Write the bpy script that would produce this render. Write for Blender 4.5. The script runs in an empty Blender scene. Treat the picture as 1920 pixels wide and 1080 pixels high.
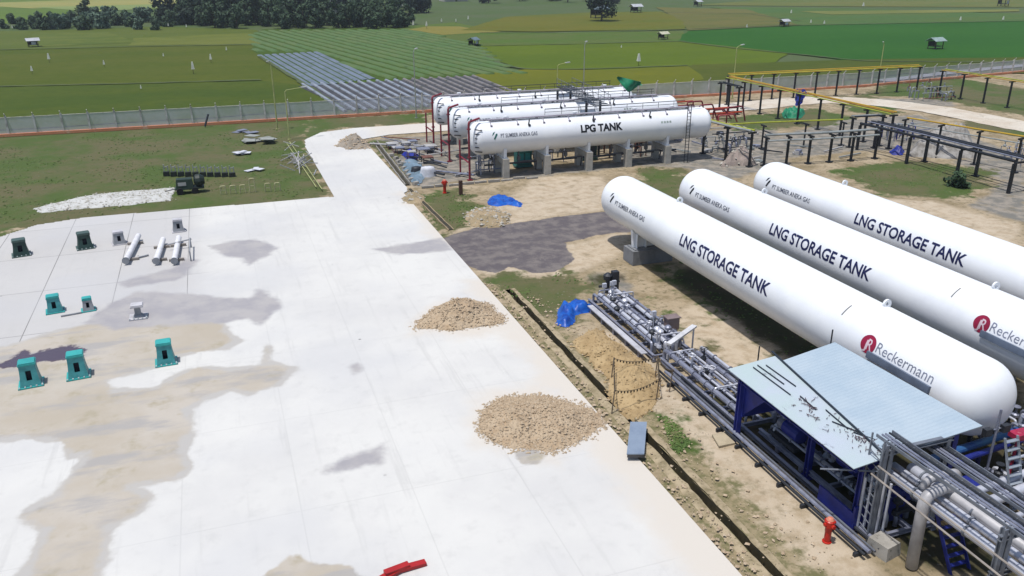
import bpy, bmesh, math, random
import numpy as np
from mathutils import Vector, Matrix
R = math.radians
random.seed(7); np.random.seed(7)
scene = bpy.context.scene
col = scene.collection

# ------------------------------------------------------------------ camera
CAMH = 20.0
FPX, PITCH, ROLL, YAW = 1567.68, R(21.57478), R(-0.16753), R(19.30961)
_f = np.array([math.sin(YAW)*math.cos(PITCH), math.cos(YAW)*math.cos(PITCH), -math.sin(PITCH)])
_r0 = np.array([math.cos(YAW), -math.sin(YAW), 0.0]); _u0 = np.cross(_r0, _f)
_r = _r0*math.cos(ROLL)+_u0*math.sin(ROLL); _u = -_r0*math.sin(ROLL)+_u0*math.cos(ROLL)
cam = bpy.data.objects.new("camera", bpy.data.cameras.new("camera"))
col.objects.link(cam)
cam.data.sensor_width = 36; cam.data.lens = 36*FPX/1920
cam.data.clip_start = 0.5; cam.data.clip_end = 6000
cam.matrix_world = Matrix(((_r[0], _u[0], -_f[0], 0), (_r[1], _u[1], -_f[1], 0), (_r[2], _u[2], -_f[2], CAMH), (0, 0, 0, 1)))
scene.camera = cam

def at(px, py, z=0.0):          # ground point (metres) surveyed from the photograph
    d = _f*FPX+_r*(px-960)-_u*(py-540)
    t = (z-CAMH)/d[2]
    return (float(d[0]*t), float(d[1]*t))

# ------------------------------------------------------------------ light
SUN_EL, SUN_AZ = R(75), R(248)      # azimuth measured clockwise from +Y
scene.world = bpy.data.worlds.new("World"); scene.world.use_nodes = True
nt = scene.world.node_tree; nt.nodes.clear()
sky = nt.nodes.new('ShaderNodeTexSky'); sky.sky_type = 'NISHITA'; sky.sun_disc = False
sky.sun_elevation = SUN_EL; sky.sun_rotation = SUN_AZ; sky.altitude = 20; sky.dust_density = 1.5
bg = nt.nodes.new('ShaderNodeBackground'); bg.inputs[1].default_value = 0.125
wo = nt.nodes.new('ShaderNodeOutputWorld')
nt.links.new(sky.outputs[0], bg.inputs[0]); nt.links.new(bg.outputs[0], wo.inputs[0])
sl = bpy.data.lights.new("sun", 'SUN'); sl.energy = 4.0; sl.angle = R(2.0); sl.color = (1, .975, .94)
so = bpy.data.objects.new("sun", sl); col.objects.link(so)
sd_ = Vector((math.sin(SUN_AZ)*math.cos(SUN_EL), math.cos(SUN_AZ)*math.cos(SUN_EL), math.sin(SUN_EL)))
so.rotation_euler = sd_.to_track_quat('Z', 'Y').to_euler(); so.location = (0, 0, 60)
scene.view_settings.view_transform = 'Standard'; scene.view_settings.look = 'None'
scene.view_settings.exposure = 0.2; scene.view_settings.gamma = 1
scene.render.engine = 'CYCLES'

# ------------------------------------------------------------------ helpers
def lin(c): c /= 255.0; return c/12.92 if c <= .04045 else ((c+.055)/1.055)**2.4
K = 1.65
def C(r, g, b, k=None): k = k or K; return (lin(r)/k, lin(g)/k, lin(b)/k, 1)
MATS = {}
def nodes(name):
    m = bpy.data.materials.new(name); m.use_nodes = True
    t = m.node_tree; b = t.nodes['Principled BSDF']; return m, t, b
def N(t, typ, **kw):
    n = t.nodes.new(typ)
    for k, v in kw.items(): setattr(n, k, v)
    return n
def noise(t, scale, detail=4, rough=.6, vec=None):
    n = N(t, 'ShaderNodeTexNoise'); n.inputs['Scale'].default_value = scale
    n.inputs['Detail'].default_value = detail; n.inputs['Roughness'].default_value = rough
    if vec: t.links.new(vec, n.inputs['Vector'])
    return n.outputs['Fac']
def mathn(t, op, a, b=None, c=None, clamp=False):
    n = N(t, 'ShaderNodeMath', operation=op); n.use_clamp = clamp
    for i, v in enumerate((a, b, c)):
        if v is None: continue
        if isinstance(v, (int, float)): n.inputs[i].default_value = v
        else: t.links.new(v, n.inputs[i])
    return n.outputs[0]
def mix(t, fac, a, b, mode='MIX'):
    n = N(t, 'ShaderNodeMix', data_type='RGBA', blend_type=mode)
    for i, v in ((0, fac), (6, a), (7, b)):
        if isinstance(v, (int, float)): n.inputs[i].default_value = v
        elif isinstance(v, tuple): n.inputs[i].default_value = v
        else: t.links.new(v, n.inputs[i])
    return n.outputs[2]
def ramp(t, v, a, b):       # smooth step a..b
    n = N(t, 'ShaderNodeMapRange', interpolation_type='SMOOTHSTEP')
    t.links.new(v, n.inputs[0]); n.inputs[1].default_value = a; n.inputs[2].default_value = b
    return n.outputs[0]
def M(name, c, rough=.6, metal=0, c2=None, scale=1.2, c3=None, scale3=8, bump=0, bscale=12, spec=.4):
    if name in MATS: return MATS[name]
    m, t, b = nodes(name)
    g = N(t, 'ShaderNodeNewGeometry').outputs['Position']
    c2 = c2 or (c[0]*.72, c[1]*.72, c[2]*.72, 1)
    out = mix(t, ramp(t, noise(t, scale, 5, .65, g), .38, .68), c, c2)
    if c3: out = mix(t, ramp(t, noise(t, scale3, 4, .7, g), .56, .68), out, c3)
    t.links.new(out, b.inputs['Base Color'])
    b.inputs['Roughness'].default_value = rough; b.inputs['Metallic'].default_value = metal
    b.inputs['Specular IOR Level'].default_value = spec
    if bump:
        bn = N(t, 'ShaderNodeBump'); bn.inputs['Strength'].default_value = bump; bn.inputs['Distance'].default_value = .05
        t.links.new(noise(t, bscale, 5, .7, g), bn.inputs['Height']); t.links.new(bn.outputs[0], b.inputs['Normal'])
    MATS[name] = m; return m

def worldloc(o):
    v = Vector((0, 0, 0))
    while o: v += o.location; o = o.parent
    return v
def tag(o, label=None, cat=None, group=None, kind=None):
    if label: o['label'] = label
    if cat: o['category'] = cat
    if group: o['group'] = group
    if kind: o['kind'] = kind
    return o
def empty(name, loc, label=None, cat=None, group=None):
    o = bpy.data.objects.new(name, None); col.objects.link(o); o.location = loc; o.empty_display_size = .3
    return tag(o, label, cat, group)
def copy_tree(o, parent=None):
    c = o.copy(); col.objects.link(c)
    if parent: c.parent = parent
    for ch in list(o.children): copy_tree(ch, c)
    return c
class MB:
    def __init__(s): s.v = []; s.f = []
    def add(s, vs, fs):
        n = len(s.v); s.v += [tuple(map(float, p)) for p in vs]; s.f += [tuple(i+n for i in q) for q in fs]; return s
    def box(s, x0, y0, z0, x1, y1, z1, rz=0, tx=0, ty=0):   # tx,ty: taper of the top
        cx, cy = (x0+x1)/2, (y0+y1)/2; vs = []
        for z, kx, ky in ((z0, 0, 0), (z1, tx, ty)):
            for x, y in ((x0+kx, y0+ky), (x1-kx, y0+ky), (x1-kx, y1-ky), (x0+kx, y1-ky)):
                dx, dy = x-cx, y-cy
                vs.append((cx+dx*math.cos(rz)-dy*math.sin(rz), cy+dx*math.sin(rz)+dy*math.cos(rz), z))
        return s.add(vs, [(3, 2, 1, 0), (4, 5, 6, 7), (0, 1, 5, 4), (1, 2, 6, 5), (2, 3, 7, 6), (3, 0, 4, 7)])
    def frame(s, p0, p1):
        d = (Vector(p1)-Vector(p0)); L = d.length; d.normalize()
        a = d.cross(Vector((0, 0, 1)))
        if a.length < 1e-3: a = Vector((1, 0, 0))
        a.normalize(); b = a.cross(d); return d, a, b
    def bar(s, p0, p1, w, h):
        d, a, b = s.frame(p0, p1); vs = []
        for p in (Vector(p0), Vector(p1)):
            for i, j in ((-1, -1), (1, -1), (1, 1), (-1, 1)): vs.append(p+a*(i*w/2)+b*(j*h/2))
        return s.add(vs, [(0, 1, 2, 3), (7, 6, 5, 4), (1, 0, 4, 5), (2, 1, 5, 6), (3, 2, 6, 7), (0, 3, 7, 4)])
    def ibeam(s, p0, p1, w, h):
        d, a, b = s.frame(p0, p1); o = b*(h/2-.02)
        s.bar(Vector(p0)+o, Vector(p1)+o, w, .035); s.bar(Vector(p0)-o, Vector(p1)-o, w, .035)
        return s.bar(p0, p1, .03, h-.075)
    def tube(s, p0, p1, r, n=8, r1=None):
        r1 = r if r1 is None else r1
        d, a, b = s.frame(p0, p1); vs = []
        for p, q in ((Vector(p0), r), (Vector(p1), r1)):
            for i in range(n):
                t = 2*math.pi*i/n; vs.append(p+a*(q*math.cos(t))+b*(q*math.sin(t)))
        fs = [(i, (i+1) % n, n+(i+1) % n, n+i) for i in range(n)]+[tuple(range(n-1, -1, -1)), tuple(range(n, 2*n))]
        return s.add(vs, fs)
    def path(s, pts, r, n=8):       # pipe with rounded bends
        P = [Vector(p) for p in pts]; Q = [P[0]]
        for i in range(1, len(P)-1):
            a, b, c = P[i-1], P[i], P[i+1]; k = min(r*2.2, (a-b).length*.45, (c-b).length*.45)
            s0 = b+(a-b).normalized()*k; s1 = b+(c-b).normalized()*k
            for j in range(5):
                u = j/4; Q.append(s0*(1-u)**2+b*2*u*(1-u)+s1*u*u)
        Q.append(P[-1]); rings = []
        for i, p in enumerate(Q):
            d = (Q[min(i+1, len(Q)-1)]-Q[max(i-1, 0)]).normalized()
            if i == 0:
                a = d.cross(Vector((0, 0, 1)));
                if a.length < 1e-3: a = Vector((1, 0, 0))
                a.normalize()
            else: a = (a-d*a.dot(d)).normalized()
            b = a.cross(d); rings.append([p+a*(r*math.cos(2*math.pi*k/n))+b*(r*math.sin(2*math.pi*k/n)) for k in range(n)])
        vs = [v for g in rings for v in g]; fs = []
        for i in range(len(rings)-1):
            for k in range(n): fs.append((i*n+k, i*n+(k+1) % n, (i+1)*n+(k+1) % n, (i+1)*n+k))
        fs += [tuple(range(n-1, -1, -1)), tuple((len(rings)-1)*n+k for k in range(n))]
        return s.add(vs, fs)
    def lathe(s, prof, o, n=16, axis='Z'):      # prof: (radius, height)
        vs = []; fs = []
        for r, h in prof:
            for i in range(n):
                t = 2*math.pi*i/n; c, d = r*math.cos(t), r*math.sin(t)
                vs.append((o[0]+c, o[1]+d, o[2]+h) if axis == 'Z' else ((o[0]+c, o[1]+h, o[2]+d) if axis == 'Y' else (o[0]+h, o[1]+c, o[2]+d)))
        for j in range(len(prof)-1):
            for i in range(n): fs.append((j*n+i, j*n+(i+1) % n, (j+1)*n+(i+1) % n, (j+1)*n+i))
        fs += [tuple(range(n-1, -1, -1)), tuple((len(prof)-1)*n+i for i in range(n))]
        return s.add(vs, fs)
    def prism(s, poly, z0, z1):
        n = len(poly); vs = [(x, y, z0) for x, y in poly]+[(x, y, z1) for x, y in poly]
        return s.add(vs, [tuple(range(n-1, -1, -1)), tuple(range(n, 2*n))]+[(i, (i+1) % n, n+(i+1) % n, n+i) for i in range(n)])
    def prism_axis(s, poly, a0, a1, axis='Y'):     # polygon in (across, up), extruded along axis
        n = len(poly)
        g = (lambda u, z, a: (u, a, z)) if axis == 'Y' else (lambda u, z, a: (a, u, z))
        vs = [g(u, z, a0) for u, z in poly]+[g(u, z, a1) for u, z in poly]
        return s.add(vs, [tuple(range(n-1, -1, -1)), tuple(range(n, 2*n))]+[(i, (i+1) % n, n+(i+1) % n, n+i) for i in range(n)])
    def rock(s, x, y, z, r):
        vs = []
        for d in ((1, 0, 0), (-1, 0, 0), (0, 1, 0), (0, -1, 0), (0, 0, 1), (0, 0, -1)):
            k = r*random.uniform(.6, 1.3); vs.append((x+d[0]*k+random.uniform(-.2, .2)*r, y+d[1]*k+random.uniform(-.2, .2)*r, z+d[2]*k*.7))
        return s.add(vs, [(0, 2, 4), (2, 1, 4), (1, 3, 4), (3, 0, 4), (2, 0, 5), (1, 2, 5), (3, 1, 5), (0, 3, 5)])
    def build(s, name, m, parent=None, smooth=False, recalc=True, autos=False):
        me = bpy.data.meshes.new(name); off = worldloc(parent) if parent else Vector((0, 0, 0))
        me.from_pydata([(x-off.x, y-off.y, z-off.z) for x, y, z in s.v], [], s.f)
        if recalc:
            bm = bmesh.new(); bm.from_mesh(me); bmesh.ops.recalc_face_normals(bm, faces=bm.faces); bm.to_mesh(me); bm.free()
        for mm in (m if isinstance(m, (list, tuple)) else [m]): me.materials.append(mm)
        if smooth: me.shade_smooth()
        if autos: me.set_sharp_from_angle(angle=R(40))
        o = bpy.data.objects.new(name, me); col.objects.link(o)
        if parent: o.parent = parent
        return o
def sdist(X, Y, poly):          # signed distance, positive inside
    d = np.full(X.shape, 1e9); ins = np.zeros(X.shape, bool); n = len(poly)
    for i in range(n):
        x0, y0 = poly[i]; x1, y1 = poly[(i+1) % n]
        dx, dy = x1-x0, y1-y0; L = dx*dx+dy*dy+1e-9
        t = np.clip(((X-x0)*dx+(Y-y0)*dy)/L, 0, 1)
        d = np.minimum(d, np.hypot(X-x0-t*dx, Y-y0-t*dy))
        c = ((y0 > Y) != (y1 > Y)) & (X < dx*(Y-y0)/(dy+1e-12)+x0); ins ^= c
    return np.where(ins, d, -d)
def pxpoly(L, z=0): return [at(x, y, z) for x, y in L]
def union(X, Y, polys):
    r = np.full(X.shape, -3.0)
    for p in polys: r = np.maximum(r, np.clip(sdist(X, Y, p), -3, 3))
    return r
def gridmesh(name, xs, ys, zf, m, attrs, keep=None, parent=None):
    X, Y = np.meshgrid(xs, ys); Z = zf(X, Y)
    me = bpy.data.meshes.new(name); nx, ny = len(xs), len(ys)
    co = np.stack([X, Y, Z], -1).reshape(-1, 3)
    I = (np.arange(ny-1)[:, None]*nx+np.arange(nx-1)[None]).reshape(-1)
    fs = np.stack([I, I+1, I+1+nx, I+nx], -1)
    if keep is not None:
        kc = keep((X[:-1, :-1]+X[1:, 1:])/2, (Y[:-1, :-1]+Y[1:, 1:])/2).reshape(-1); fs = fs[kc]
    me.vertices.add(len(co)); me.vertices.foreach_set('co', co.ravel())
    me.loops.add(fs.size); me.loops.foreach_set('vertex_index', fs.ravel().astype(np.int32))
    me.polygons.add(len(fs)); me.polygons.foreach_set('loop_start', np.arange(0, fs.size, 4, dtype=np.int32))
    me.update(calc_edges=True); me.shade_smooth()
    for k, polys in attrs.items():
        a = me.attributes.new(k, 'FLOAT', 'POINT')
        a.data.foreach_set('value', (polys(X, Y) if callable(polys) else union(X, Y, polys)).ravel().astype(np.float32))
    me.materials.append(m); o = bpy.data.objects.new(name, me); col.objects.link(o)
    if parent: o.parent = parent
    return o
def layer(t, base, attr, colr, pos, amp=.6, nscale=.5, soft=.25, off=0.0, detail=6):
    a = N(t, 'ShaderNodeAttribute', attribute_name=attr).outputs['Fac']
    n = mathn(t, 'MULTIPLY', mathn(t, 'SUBTRACT', noise(t, nscale, detail, .65, pos), .5), amp*2.6)
    return mix(t, ramp(t, mathn(t, 'ADD', mathn(t, 'ADD', a, n), off), -soft, soft), base, colr)
def varied(t, pos, a, b, scale, lo=.35, hi=.65, detail=5):
    return mix(t, ramp(t, noise(t, scale, detail, .65, pos), lo, hi), a, b)

# ================================================================== GROUND
GRASS = pxpoly([(-500, 300), (-500, 215), (590, 215), (575, 262), (622, 371), (142, 412), (30, 430), (0, 480), (-500, 700)])
P_grass = [GRASS, pxpoly([(776, 368), (800, 362), (870, 356), (902, 392), (866, 428), (850, 436), (824, 442), (800, 402)]),
    pxpoly([(895, 512), (1060, 512), (1130, 540), (1060, 600), (990, 590), (945, 548)]),
    pxpoly([(1190, 312), (1290, 318), (1290, 410), (1215, 365)]),
    pxpoly([(1560, 320), (1700, 300), (1860, 318), (1850, 350), (1800, 372), (1650, 365)]),
    pxpoly([(1352, 222), (1530, 203), (1600, 220), (1560, 235), (1380, 245)]),
    pxpoly([(1560, 190), (1680, 198), (1690, 215), (1600, 212)]),
    pxpoly([(1610, 180), (1700, 140), (1760, 140), (1910, 165), (2100, 180), (2100, 240), (1909, 215), (1780, 190), (1690, 180)]),
    pxpoly([(1790, 232), (1990, 275), (1990, 262), (1830, 225)]),
    pxpoly([(1400, 195), (1640, 176), (1640, 184), (1420, 200)]),
    pxpoly([(690, 262), (730, 268), (770, 330), (740, 320)]),
    [(27.3, 27), (27.0, 47.5), (30, 48.5), (33.5, 50), (33.5, 27)],
    pxpoly([(1235, 780), (1262, 790), (1290, 830), (1270, 850)]),
    pxpoly([(1180, 560), (1330, 640), (1350, 670), (1250, 590)]), pxpoly([(560, 275), (588, 252), (640, 240), (800, 230), (806, 212), (580, 222)])]
P_mud = [pxpoly([(828, 446), (900, 425), (1010, 412), (1130, 397), (1230, 402), (1240, 425), (1120, 441), (1060, 455), (1066, 470), (1078, 487), (1045, 508), (1000, 512), (955, 500), (930, 512), (880, 500), (855, 480)])]
P_pale = [pxpoly([(900, 410), (1010, 330), (1130, 330), (1150, 390), (1000, 412), (880, 428), (840, 440)]),
    pxpoly([(1060, 460), (1170, 435), (1180, 470), (1110, 500), (1040, 520), (940, 520), (880, 508), (950, 500), (1070, 505)]),
    pxpoly([(1080, 620), (1150, 620), (1300, 745), (1420, 850), (1560, 980), (1640, 1079), (1500, 1079), (1300, 900), (1200, 790), (1150, 700)]),
    pxpoly([(1240, 590), (1330, 560), (1560, 700), (1400, 740), (1300, 660)]),
    pxpoly([(1640, 372), (1750, 378), (1909, 420), (1909, 560), (1800, 470)]),
    pxpoly([(1640, 700), (1700, 720), (1800, 900), (1700, 900)])]
P_grey = [pxpoly([(705, 262), (860, 250), (920, 280), (960, 325), (780, 352)]), pxpoly([(1150, 290), (1310, 245), (1450, 240), (1480, 310), (1330, 345), (1290, 315), (1180, 310)]),
    pxpoly([(1780, 300), (1920, 300), (1930, 420), (1820, 390), (1880, 340)]), pxpoly([(1560, 225), (1720, 215), (1909, 290), (1909, 310), (1650, 280), (1420, 300), (1430, 265)]),
    pxpoly([(1105, 520), (1170, 510), (1190, 560), (1130, 560)]),
    pxpoly([(890, 330), (1290, 290), (1200, 310), (1100, 322), (960, 335)]),
    pxpoly([(1640, 185), (1790, 185), (1790, 200), (1690, 195)])]
P_weed = [[(15.3, 12), (17.6, 12), (18.2, 30), (17.4, 40), (17.6, 49), (15.3, 49)]]
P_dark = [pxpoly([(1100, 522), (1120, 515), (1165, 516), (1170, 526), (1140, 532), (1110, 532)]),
    pxpoly([(1290, 740), (1700, 1050), (1909, 1100), (1909, 700), (1500, 720)]), [(27.6, 24), (27.4, 38), (27.5, 46), (29.5, 47), (32, 44), (33, 24)]]  # last polygon: dark grass plus LNG tank shade painted into the ground colour
K = 1.95
m_ground, t, b = nodes("ground")
pos = N(t, 'ShaderNodeNewGeometry').outputs['Position']
sand = varied(t, pos, C(205, 186, 156), C(168, 150, 118), .35)
sand = mix(t, ramp(t, noise(t, 2.2, 6, .7, pos), .5, .68), sand, C(130, 120, 92))
cc = layer(t, sand, 'pale', varied(t, pos, C(226, 208, 182), C(200, 180, 150), 1.1, .4, .7), pos, 1.0, .35, .5)
cc = layer(t, cc, 'grey', varied(t, pos, C(142, 139, 131), C(180, 170, 156), .8, .42, .6), pos, 1.2, .5, .5)
blo = mathn(t, 'MULTIPLY', ramp(t, noise(t, .7, 7, .75, pos), .5, .68), .6)
cc = mix(t, blo, cc, C(146, 132, 100))
cc = layer(t, cc, 'weed', varied(t, pos, C(178, 162, 128), C(132, 128, 90), 1.8, .42, .62), pos, 1.6, .9, .5)
grs = varied(t, pos, C(92, 112, 56), C(118, 114, 80), .13, .38, .6)
grs = mix(t, ramp(t, noise(t, 1.3, 7, .75, pos), .5, .75), grs, C(78, 100, 50))
grs = mix(t, ramp(t, noise(t, 3.1, 7, .75, pos), .62, .74), grs, C(140, 132, 104))
cc = layer(t, cc, 'grass', grs, pos, 3.2, .5, .6)
cc = layer(t, cc, 'mud', varied(t, pos, C(116, 109, 112), C(146, 138, 134), .8, .4, .65), pos, .35, .7, .08)
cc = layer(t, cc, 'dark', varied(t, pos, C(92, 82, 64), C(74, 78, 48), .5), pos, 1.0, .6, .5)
cc = layer(t, cc, 'far', varied(t, pos, C(88, 110, 58), C(98, 112, 72), .03), pos, .2, .5, .2)
# small stones and litter
vo = N(t, 'ShaderNodeTexVoronoi'); vo.inputs['Scale'].default_value = 2.6; t.links.new(pos, vo.inputs['Vector'])
peb = ramp(t, vo.outputs['Distance'], .16, .1)
peb = mathn(t, 'MULTIPLY', peb, ramp(t, noise(t, .6, 3, .5, pos), .52, .62))
far = N(t, 'ShaderNodeAttribute', attribute_name='far').outputs['Fac']
peb = mathn(t, 'MULTIPLY', peb, ramp(t, far, .5, -.5))
cc = mix(t, mathn(t, 'MULTIPLY', peb, .3), cc, C(205, 200, 190))
t.links.new(cc, b.inputs['Base Color']); b.inputs['Roughness'].default_value = .95; b.inputs['Specular IOR Level'].default_value = .15
bn = N(t, 'ShaderNodeBump'); bn.inputs['Strength'].default_value = .5; bn.inputs['Distance'].default_value = .06
t.links.new(noise(t, 2.2, 8, .75, pos), bn.inputs['Height']); t.links.new(bn.outputs[0], b.inputs['Normal'])

def snoise(X, Y, s, seed):
    r = np.random.RandomState(seed); z = 0
    for k in range(5):
        a = r.uniform(0, 6.28); w = s*r.uniform(.6, 1.6); z = z+np.sin((X*math.cos(a)+Y*math.sin(a))*w+r.uniform(0, 6))
    return z/5
YX1 = 15.2
YARD = [(-17.5, 8), (15.2, 8), (15.25, 74.0), (-11.5, 74.6), (-14.8, 73.6), (-16.9, 71.2), (-17.5, 68)]
PATH = [(9.0, 73.0), (15.1, 73.0), (16.0, 74.4), (16.0, 99.0), (19.5, 100.5), (72, 100.5), (72, 106.2), (16, 106.2), (11.8, 104.8), (9.5, 101), (9.0, 96)]
def zground(X, Y):
    z = .05*snoise(X, Y, .9, 3)+.04*snoise(X, Y, 2.3, 5)
    inyard = np.maximum(sdist(X, Y, YARD), sdist(X, Y, PATH)) > -.9
    z = np.where(inyard, -.05, z-.01)
    far_ = np.clip((Y-113)/3, 0, 1); return np.where(inyard, z, z*(1-far_)-.05*far_)
def spaced(lo, hi, step, out):
    a = list(np.arange(lo, hi, step)); s = step; p = lo
    left = []
    while p > -out: s *= 1.35; p -= s; left.append(p)
    s = step; p = a[-1]; right = []
    while p < out: s *= 1.35; p += s; right.append(p)
    return np.array(left[::-1]+a+right)
gx, gy = spaced(-26, 112, .4, 3000), spaced(10, 118, .4, 3000)
gx = gx+(16.2-gx[np.argmin(np.abs(gx-16.2))]); gxc = float(gx[np.argmin(np.abs(gx-16.2))]); TRX0, TRX1 = gxc, gxc+.4
gy = gy+(18.0-gy[np.argmin(np.abs(gy-18.0))])
def nohole(X, Y): return ~((X > TRX0) & (X < TRX1) & (Y > 18) & (Y < 47.6))
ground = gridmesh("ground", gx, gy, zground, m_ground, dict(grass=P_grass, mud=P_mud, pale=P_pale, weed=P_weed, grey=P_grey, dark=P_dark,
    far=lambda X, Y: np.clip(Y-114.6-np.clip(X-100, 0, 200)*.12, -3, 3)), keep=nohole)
tag(ground, kind='structure')

# ------------------------------------------------------------------ concrete yard
K = 1.74
m_yard, t, b = nodes("yard_concrete")
pos = N(t, 'ShaderNodeNewGeometry').outputs['Position']
base = varied(t, pos, C(240, 238, 232), C(228, 226, 222), .12, .35, .7)
base = mix(t, mathn(t, 'MULTIPLY', ramp(t, noise(t, 1.1, 7, .7, pos), .5, .75), .5), base, C(214, 212, 208))
br = N(t, 'ShaderNodeTexBrick'); br.offset = 0; br.inputs['Scale'].default_value = 1
br.inputs['Brick Width'].default_value = 4.4; br.inputs['Row Height'].default_value = 7.3; br.inputs['Mortar Size'].default_value = .035; br.inputs['Mortar Smooth'].default_value = .6
br.inputs['Color1'].default_value = (1, 1, 1, 1); br.inputs['Color2'].default_value = (.9, .9, .9, 1); br.inputs['Mortar'].default_value = (0, 0, 0, 1)
mp = N(t, 'ShaderNodeMapping'); mp.inputs['Location'].default_value = (12+44, 1.0, 0); t.links.new(pos, mp.inputs['Vector']); t.links.new(mp.outputs[0], br.inputs['Vector'])
jm = N(t, 'ShaderNodeAttribute', attribute_name='slabs').outputs['Fac']
jf = mathn(t, 'MULTIPLY', br.outputs['Fac'], mathn(t, 'MULTIPLY_ADD', ramp(t, jm, -1, 1), .3, .12))
base = mix(t, ramp(t, jm, -1.5, 1.5), base, mix(t, .6, base, mix(t, 1.0, C(206, 203, 202), br.outputs['Color'], 'MULTIPLY')))
base = mix(t, jf, base, C(130, 128, 126))
silt = varied(t, pos, C(201, 190, 172), C(212, 203, 190), .18)
silt = mix(t, ramp(t, noise(t, .5, 7, .7, pos), .52, .7), silt, C(188, 178, 154))
smp = N(t, 'ShaderNodeMapping'); smp.inputs['Scale'].default_value = (.35, 1.1, 1); smp.inputs['Rotation'].default_value = (0, 0, .5); t.links.new(pos, smp.inputs[0])
silt = mix(t, mathn(t, 'MULTIPLY', ramp(t, noise(t, .45, 5, .65, smp.outputs[0]), .48, .62), .8), silt, C(184, 181, 178))
wetc = varied(t, pos, C(180, 177, 180), C(196, 192, 190), .5)
trk = N(t, 'ShaderNodeMapping'); trk.inputs['Scale'].default_value = (1.6, .09, 1); trk.inputs['Rotation'].default_value = (0, 0, .06); t.links.new(pos, trk.inputs[0])
base = mix(t, mathn(t, 'MULTIPLY', ramp(t, noise(t, 1.0, 4, .7, trk.outputs[0]), .55, .72), .35), base, C(204, 202, 198))
base = mix(t, mathn(t, 'MULTIPLY', ramp(t, noise(t, .07, 3, .6, pos), .45, .62), .4), base, C(214, 214, 216))
cc = layer(t, base, 'dust', C(234, 226, 214), pos, 1.2, .45, .8)
cc = layer(t, cc, 'silt', silt, pos, .35, .7, .1)
cc = layer(t, cc, 'tide', C(204, 200, 194), pos, .5, .7, .2)
cc = layer(t, cc, 'wet', wetc, pos, .45, .9, .3)
cc = layer(t, cc, 'puddle', C(98, 86, 100), pos, .5, 1.2, .1)
vo = N(t, 'ShaderNodeTexVoronoi'); vo.inputs['Scale'].default_value = .55; t.links.new(pos, vo.inputs['Vector'])
cc = mix(t, mathn(t, 'MULTIPLY', ramp(t, vo.outputs['Distance'], .06, .035), ramp(t, noise(t, .2, 2, .5, pos), .5, .6)), cc, C(150, 148, 146))
t.links.new(cc, b.inputs['Base Color'])
wa = ramp(t, N(t, 'ShaderNodeAttribute', attribute_name='puddle').outputs['Fac'], -.1, .2)
t.links.new(mathn(t, 'MULTIPLY_ADD', wa, -.6, .85), b.inputs['Roughness'])
b.inputs['Specular IOR Level'].default_value = .25
bn = N(t, 'ShaderNodeBump'); bn.inputs['Strength'].default_value = .15; bn.inputs['Distance'].default_value = .03
t.links.new(noise(t, 5, 8, .75, pos), bn.inputs['Height']); t.links.new(bn.outputs[0], b.inputs['Normal'])
S_silt = pxpoly([(-80, 655), (11, 650), (100, 622), (200, 600), (300, 600), (420, 602), (430, 625), (452, 640), (428, 655), (340, 668), (300, 690), (205, 715), (215, 731), (290, 728), (325, 705), (370, 688),
    (430, 692), (490, 685), (496, 650), (512, 648), (505, 678), (556, 690), (528, 722), (470, 742), (430, 735), (388, 750), (355, 770), (366, 800), (350, 850), (362, 880), (330, 905), (250, 915), (292, 930),
    (265, 965), (215, 990), (203, 1030), (190, 1079), (170, 1140), (-60, 1140), (40, 1079), (60, 1040), (78, 1000), (28, 970), (60, 950), (100, 930), (132, 890), (160, 852), (130, 862), (110, 832), (50, 825), (-80, 835)])
S_silt2 = pxpoly([(480, 1090), (520, 1062), (548, 1042), (600, 1056), (660, 1062), (700, 1095)])
S_spot = pxpoly([(965, 850), (1000, 842), (1025, 855), (1010, 872), (975, 870)])
S_wet = [pxpoly([(392, 462), (440, 452), (480, 449), (522, 465), (500, 482), (468, 498), (455, 486), (420, 480)]),
    pxpoly([(160, 606), (200, 575), (255, 548), (370, 553), (430, 560), (468, 562), (485, 543), (510, 555), (530, 573), (515, 588), (490, 612), (470, 600), (420, 606), (300, 612), (220, 618)]),
    pxpoly([(222, 530), (262, 520), (330, 502), (345, 485), (372, 490), (350, 515), (328, 527), (240, 540)]),
    pxpoly([(600, 882), (640, 862), (715, 835), (716, 870), (660, 880), (608, 889)]),
    pxpoly([(700, 468), (780, 455), (830, 446), (850, 470), (790, 476), (740, 478)]),
    pxpoly([(655, 688), (672, 682), (678, 692), (664, 702)])]
S_pud = [pxpoly([(-30, 690), (15, 678), (45, 657), (60, 663), (100, 655), (130, 649), (165, 655), (152, 671), (120, 676), (66, 682), (30, 690)])]
S_dust = [[(13.3, 8), (16, 8), (16, 50), (14.2, 50), (13.6, 30)], [(14.3, 57), (16, 57), (16, 74), (14.8, 74)], pxpoly([(770, 612), (830, 560), (950, 580), (960, 620), (860, 632), (775, 628)]), pxpoly([(880, 800), (900, 740), (1010, 720), (1140, 770), (1150, 810), (1040, 860), (900, 840)])]
S_slab = [[(-30, 47), (-2.6, 47), (-2.6, 90), (-30, 90)]]
yx = np.unique(np.concatenate([np.arange(-17.5, 15.2, .18), [15.2]])); yy = np.arange(8, 74.7, .18)
def zyard(X, Y): return .045+.012*snoise(X, Y, .4, 9)
def sy(X, Y): return np.clip(sdist(X, Y, S_silt), -3, 3)
A_y = dict(silt=[S_silt, S_silt2, S_spot], wet=S_wet, puddle=S_pud, dust=S_dust, slabs=S_slab,
    tide=lambda X, Y: .16-np.abs(np.clip(sdist(X, Y, S_silt), -3, 3)-.12))
yard = gridmesh("concrete_yard", yx, yy, zyard, m_yard, A_y, keep=lambda X, Y: sdist(X, Y, YARD) > 0); tag(yard, kind='structure')
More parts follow.
